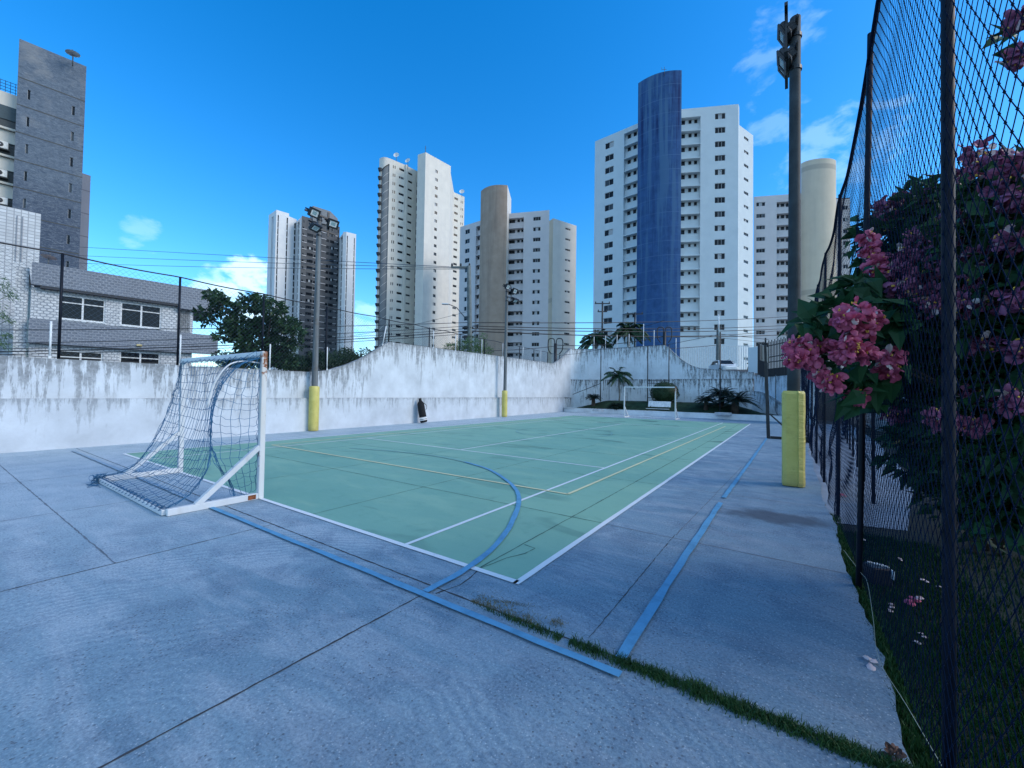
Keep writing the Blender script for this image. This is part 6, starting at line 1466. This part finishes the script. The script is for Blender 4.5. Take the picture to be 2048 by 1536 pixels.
def shrub():
    r = random.Random(81); t = empty('flowering_shrub', (8.9, 1.2, 0)); tag(t, 'big dark shrub with pink flower clusters pushing through the right netting', 'shrub')
    P = lambda px, py, dep: at_d(px, py, dep)
    root = Vector((9.3, 1.4, -.05)); blobs = []
    # (px, py, depth, radius): the mass behind the netting
    for q in ((1790, 470, 3.9, .34), (1850, 440, 3.6, .36), (1900, 420, 3.3, .34), (1960, 480, 2.9, .36), (2020, 430, 2.5, .33), (2040, 370, 2.4, .24), (1800, 540, 3.7, .34), (1870, 560, 3.4, .40), (1950, 600, 2.9, .42), (2030, 560, 2.5, .40), (1760, 600, 3.3, .24), (1740, 650, 2.9, .22), (1830, 660, 3.1, .34), (1910, 690, 2.8, .40),
              (2000, 700, 2.5, .42), (1820, 740, 2.9, .28), (1900, 780, 2.8, .34), (1990, 810, 2.6, .38), (2060, 760, 2.3, .4), (1850, 800, 3.0, .26), (2100, 900, 2.3, .45), (2050, 640, 2.3, .4), (1700, 690, 2.6, .14), (1740, 720, 2.5, .17), (1780, 700, 2.7, .2), (2090, 480, 2.2, .4), (1900, 900, 3.2, .4), (2000, 940, 2.8, .42), (2080, 980, 2.5, .4), (1860, 880, 3.4, .28), (1950, 1000, 3.1, .34)):
        p = P(*q[:3]); blobs.append((p.x, p.y, p.z, q[3], q[3], q[3] * .85))
    b = MB(); crown(b, blobs, 11500, .13, .07, r, .15, .3, .2)
    # leaves of the sprays that reach over the court
    sp = [(1690, 610, 2.6), (1668, 612, 2.45), (1650, 640, 2.4), (1640, 665, 2.35), (1700, 575, 2.7), (1720, 570, 2.6), (1735, 560, 2.7), (1760, 585, 2.6), (1625, 640, 2.3), (1660, 690, 2.3), (1690, 680, 2.3), (1720, 640, 2.4), (1775, 610, 2.4), (1800, 650, 2.3), (1830, 640, 2.3), (1690, 650, 2.4), (1710, 790, 2.4), (1745, 770, 2.4), (1685, 740, 2.4), (1720, 750, 2.4), (1755, 800, 2.5), (1650, 720, 2.35), (1770, 760, 2.4), (1740, 600, 2.5), (1800, 600, 2.6)]
    for q in sp:
        c = P(*q)
        for k in range(8):
            d = rdir(r); d = -RT * r.uniform(.0, .9) + d * .8 + Vector((0, 0, -.15)); leafv(b, c + rdir(r) * r.uniform(.0, .07), d, rdir(r, 1.2) - FW * .5, r.uniform(.10, .20), r.uniform(.06, .115), 0, .22, .25)
    b.build('foliage', M['leaf_bush'], t)
    b = MB(); hub = Vector((8.75, .9, 1.0))
    for k in range(7):
        q = root + Vector((r.uniform(-.3, .3), r.uniform(-.5, .5), 0)); b.tube(smooth([tuple(q), tuple(q.lerp(hub, .6) + Vector((r.uniform(-.2, .2), r.uniform(-.2, .2), 0))), tuple(hub + Vector((r.uniform(-.3, .3), r.uniform(-.3, .3), r.uniform(0, .5))))], 4), .025, 6)
    for q in blobs: b.tube(smooth([tuple(hub), tuple(hub.lerp(Vector(q[:3]), .55) + Vector((0, 0, .12))), q[:3]], 4), .009, 5)
    for q in sp[::2]: b.tube(smooth([tuple(P(1840, 690, 2.8)), tuple(P(1790, 650, 2.6).lerp(P(*q), .5)), tuple(P(*q))], 4), .005, 5)
    b.build('branches', M['bark'], t)
    lf = MB()
    fl = [(1598, 690, 2.25, .062), (1612, 716, 2.25, .066), (1640, 695, 2.3, .05), (1592, 716, 2.2, .05), (1712, 628, 2.2, .085), (1688, 634, 2.15, .06), (1742, 634, 2.25, .07), (1720, 660, 2.2, .06), (1700, 690, 2.15, .075), (1722, 705, 2.2, .075), (1690, 708, 2.15, .05), (1658, 762, 2.25, .06), (1645, 752, 2.25, .045), (1715, 792, 2.4, .05), (1780, 715, 2.35, .08), (1775, 740, 2.35, .065),
          (1750, 525, 2.9, .08), (1738, 500, 2.95, .05), (1758, 545, 2.85, .06), (1810, 515, 2.9, .10), (1735, 475, 3.1, .05), (1830, 560, 2.8, .10), (1800, 575, 2.6, .07), (1905, 540, 2.6, .13), (1940, 520, 2.5, .11), (1930, 570, 2.5, .11), (1870, 610, 2.4, .05), (1770, 415, 3.9, .12), (1800, 400, 3.8, .13), (1850, 395, 3.6, .14), (1780, 440, 3.8, .12), (1950, 310, 2.9, .12), (1935, 340, 2.9, .10), (1985, 330, 2.6, .12), (2035, 330, 2.3, .11), (2040, 40, 2.2, .05), (2040, 110, 2.2, .055), (2000, 600, 2.4, .11), (2035, 600, 2.2, .1), (2010, 430, 2.5, .1), (2040, 400, 2.3, .1), (1990, 500, 2.5, .07), (1935, 640, 2.6, .09), (1960, 790, 2.5, .09), (2030, 800, 2.2, .09), (1900, 850, 2.4, .06), (1880, 830, 2.3, .05), (1790, 830, 3.1, .07), (1945, 850, 2.4, .08), (2045, 700, 2.2, .08)]
    tip = P(2058, 70, 2.25)
    for k in range(14): leafv(lf, tip + rdir(r) * .12, -RT + rdir(r), rdir(r, 1), .13, .07, 0, .22, .2)
    lf.build('leaf_tip', M['leaf_bush'], t)
    fl = [(a, b_, (d if (a < 1790 and b_ > 590) else d - .14), k * (1 if a < 1790 else .92)) for a, b_, d, k in fl] + [(1830, 480, 3.2, .12), (1900, 450, 2.7, .11), (1880, 500, 2.6, .1), (2000, 380, 2.3, .1), (1830, 630, 2.6, .07), (1925, 610, 2.3, .1), (1800, 545, 2.6, .08), (1850, 590, 2.5, .08), (2030, 480, 2.1, .09), (1960, 690, 2.3, .07)]
    for px, py, d, rad in fl: blossom(t, P(px, py, d), rad, r, (CAM - P(px, py, d)).normalized(), .05 if px < 1790 and py > 590 else .07, not (px < 1790 and py > 470))
shrub()
def right_hedge():
    r = random.Random(91); t = empty('low_hedge', (9.9, 4, 0)); tag(t, 'low dark leafy hedge below the flowering shrub beyond the netting', 'hedge'); b = MB(); bl = []
    for k in range(30):
        y = 3.4 + 12 * (k / 29) ** 1.5; x = 8.5 + .2 * (min(y, 8) - 3.6) + .08 * max(0, y - 8) + .42 + r.uniform(0, .25); s = r.uniform(.36, .5); bl.append((x, y, r.uniform(.3, .85), s, s * 1.1, s * .9)); bl.append((x + r.uniform(.6, 1.8), y - r.uniform(.2, .9), r.uniform(.3, .7), s * 1.2, s * 1.2, s))
    crown(b, bl, 15000, .085, .045, r, .15, .45); b.build('foliage', M['leaf_low'], t)
    for q in bl[::2]: b = MB(); b.tube([(q[0], q[1], -.05), q[:3]], [.03, .012], 5); b.build('stem', M['bark'], t)
    for i, (x, y, z, s, lab) in enumerate(((15, 22, 2.4, 2.2, 'dark round tree crown far along the right netting'), (19, 14, 3.0, 2.6, 'broad dark tree behind the flowering shrub at right'), (17, 32, 2.6, 2.4, 'farthest dark tree beyond the right netting'), (16, 6, 2.2, 2.0, 'dark tree hidden behind the flowering shrub at the right edge'))):
        t = empty('tree', (x, y, 0)); tag(t, lab, 'tree', 'trees beyond the right netting'); b = MB(); bl = [(x + r.uniform(-1, 1) * s, y + r.uniform(-1, 1) * s, z + r.uniform(-.7, .4) * s * .8, s * .55, s * .55, s * .45) for _ in range(9)]
        crown(b, bl, 3000, .3, .16, r, .1, .4); b.build('crown', M['leaf_hedge'], t); b = MB(); b.tube([(x, y, -.1), (x, y, z)], [.2, .1], 8)
        for q in bl: b.tube([(x, y, z * .5), q[:3]], [.08, .02], 5)
        b.build('trunk', M['bark'], t)
    b = MB(); wall_strip(b, [(10.6, 33), (10.9, 24), (12.5, 12), (22, 4), (22, -6)], -.1, lambda i, p: 1.9, .2, 1, 0, 1); tag(b.build('lot_wall', [M['wall_garden'], M['coping']]), 'dim white lot wall beyond the right netting and path', 'wall')
right_hedge()
# ------------------------------------------------------------------ fallen flowers and leaves
def litter():
    r = random.Random(95)
    def fallen(x, y, n, s, lab, cat='fallen flower', pale=.5, z=.006):
        b = MB(); c = Vector((x, y, z))
        for k in range(n): a = r.uniform(0, 6.28); d = Vector((math.cos(a), math.sin(a), r.uniform(.0, .35))); petal(b, c + d * s * .1 + Vector((0, 0, .006 * k)), d, Vector((0, 0, 1)), s * r.uniform(.7, 1), s * .75, r, 1 if r.random() < pale else 0)
        tag(b.build('fallen_flower', [M['petal'], M['petal_pale']]), lab, cat, 'fallen flowers near the fence')
    fallen(7.715, .36, 3, .06, 'white and pink fallen flower on the concrete edge near the front of the fence', pale=.75)
    fallen(8.12, 1.5, 6, .07, 'pink fallen flower lying in the dark lawn', pale=.15, z=0)
    fallen(8.0, 5.6, 6, .08, 'pink fallen flower on the pale path behind the netting', pale=.1, z=-.02)
    for i, (x, y, lab) in enumerate(((8.29, 2.1, 'whitish petal flecks right of the drain box'), (8.38, 2.0, 'pale petal beside the flecks right of the drain box'), (8.2, 2.6, 'pale curled petal upslope in the lawn'), (7.98, 1.35, 'small yellowish petal below the drain box'), (7.93, 1.28, 'two pale scraps just below the drain box'), (8.06, .95, 'greyish petal midway down the lawn'), (8.02, .8, 'faint petal low in the lawn'), (8.0, 3.1, 'long pale petal by the path corner'))): fallen(x, y, 2, .045, lab, pale=.95, z=0)
    b = MB(); c = Vector((7.70, -.42, .02))
    for k in range(22): v = rdir(r, .3); petal(b, c + v * .012, v + Vector((0, 0, .2)), rdir(r), .035, .022, r, 0)
    tag(b.build('dried_flower', mat_plain('dried_petals', (.10, .055, .045), .9)), 'shrivelled brown flower at the end of the weed strip', 'fallen flower')
litter()
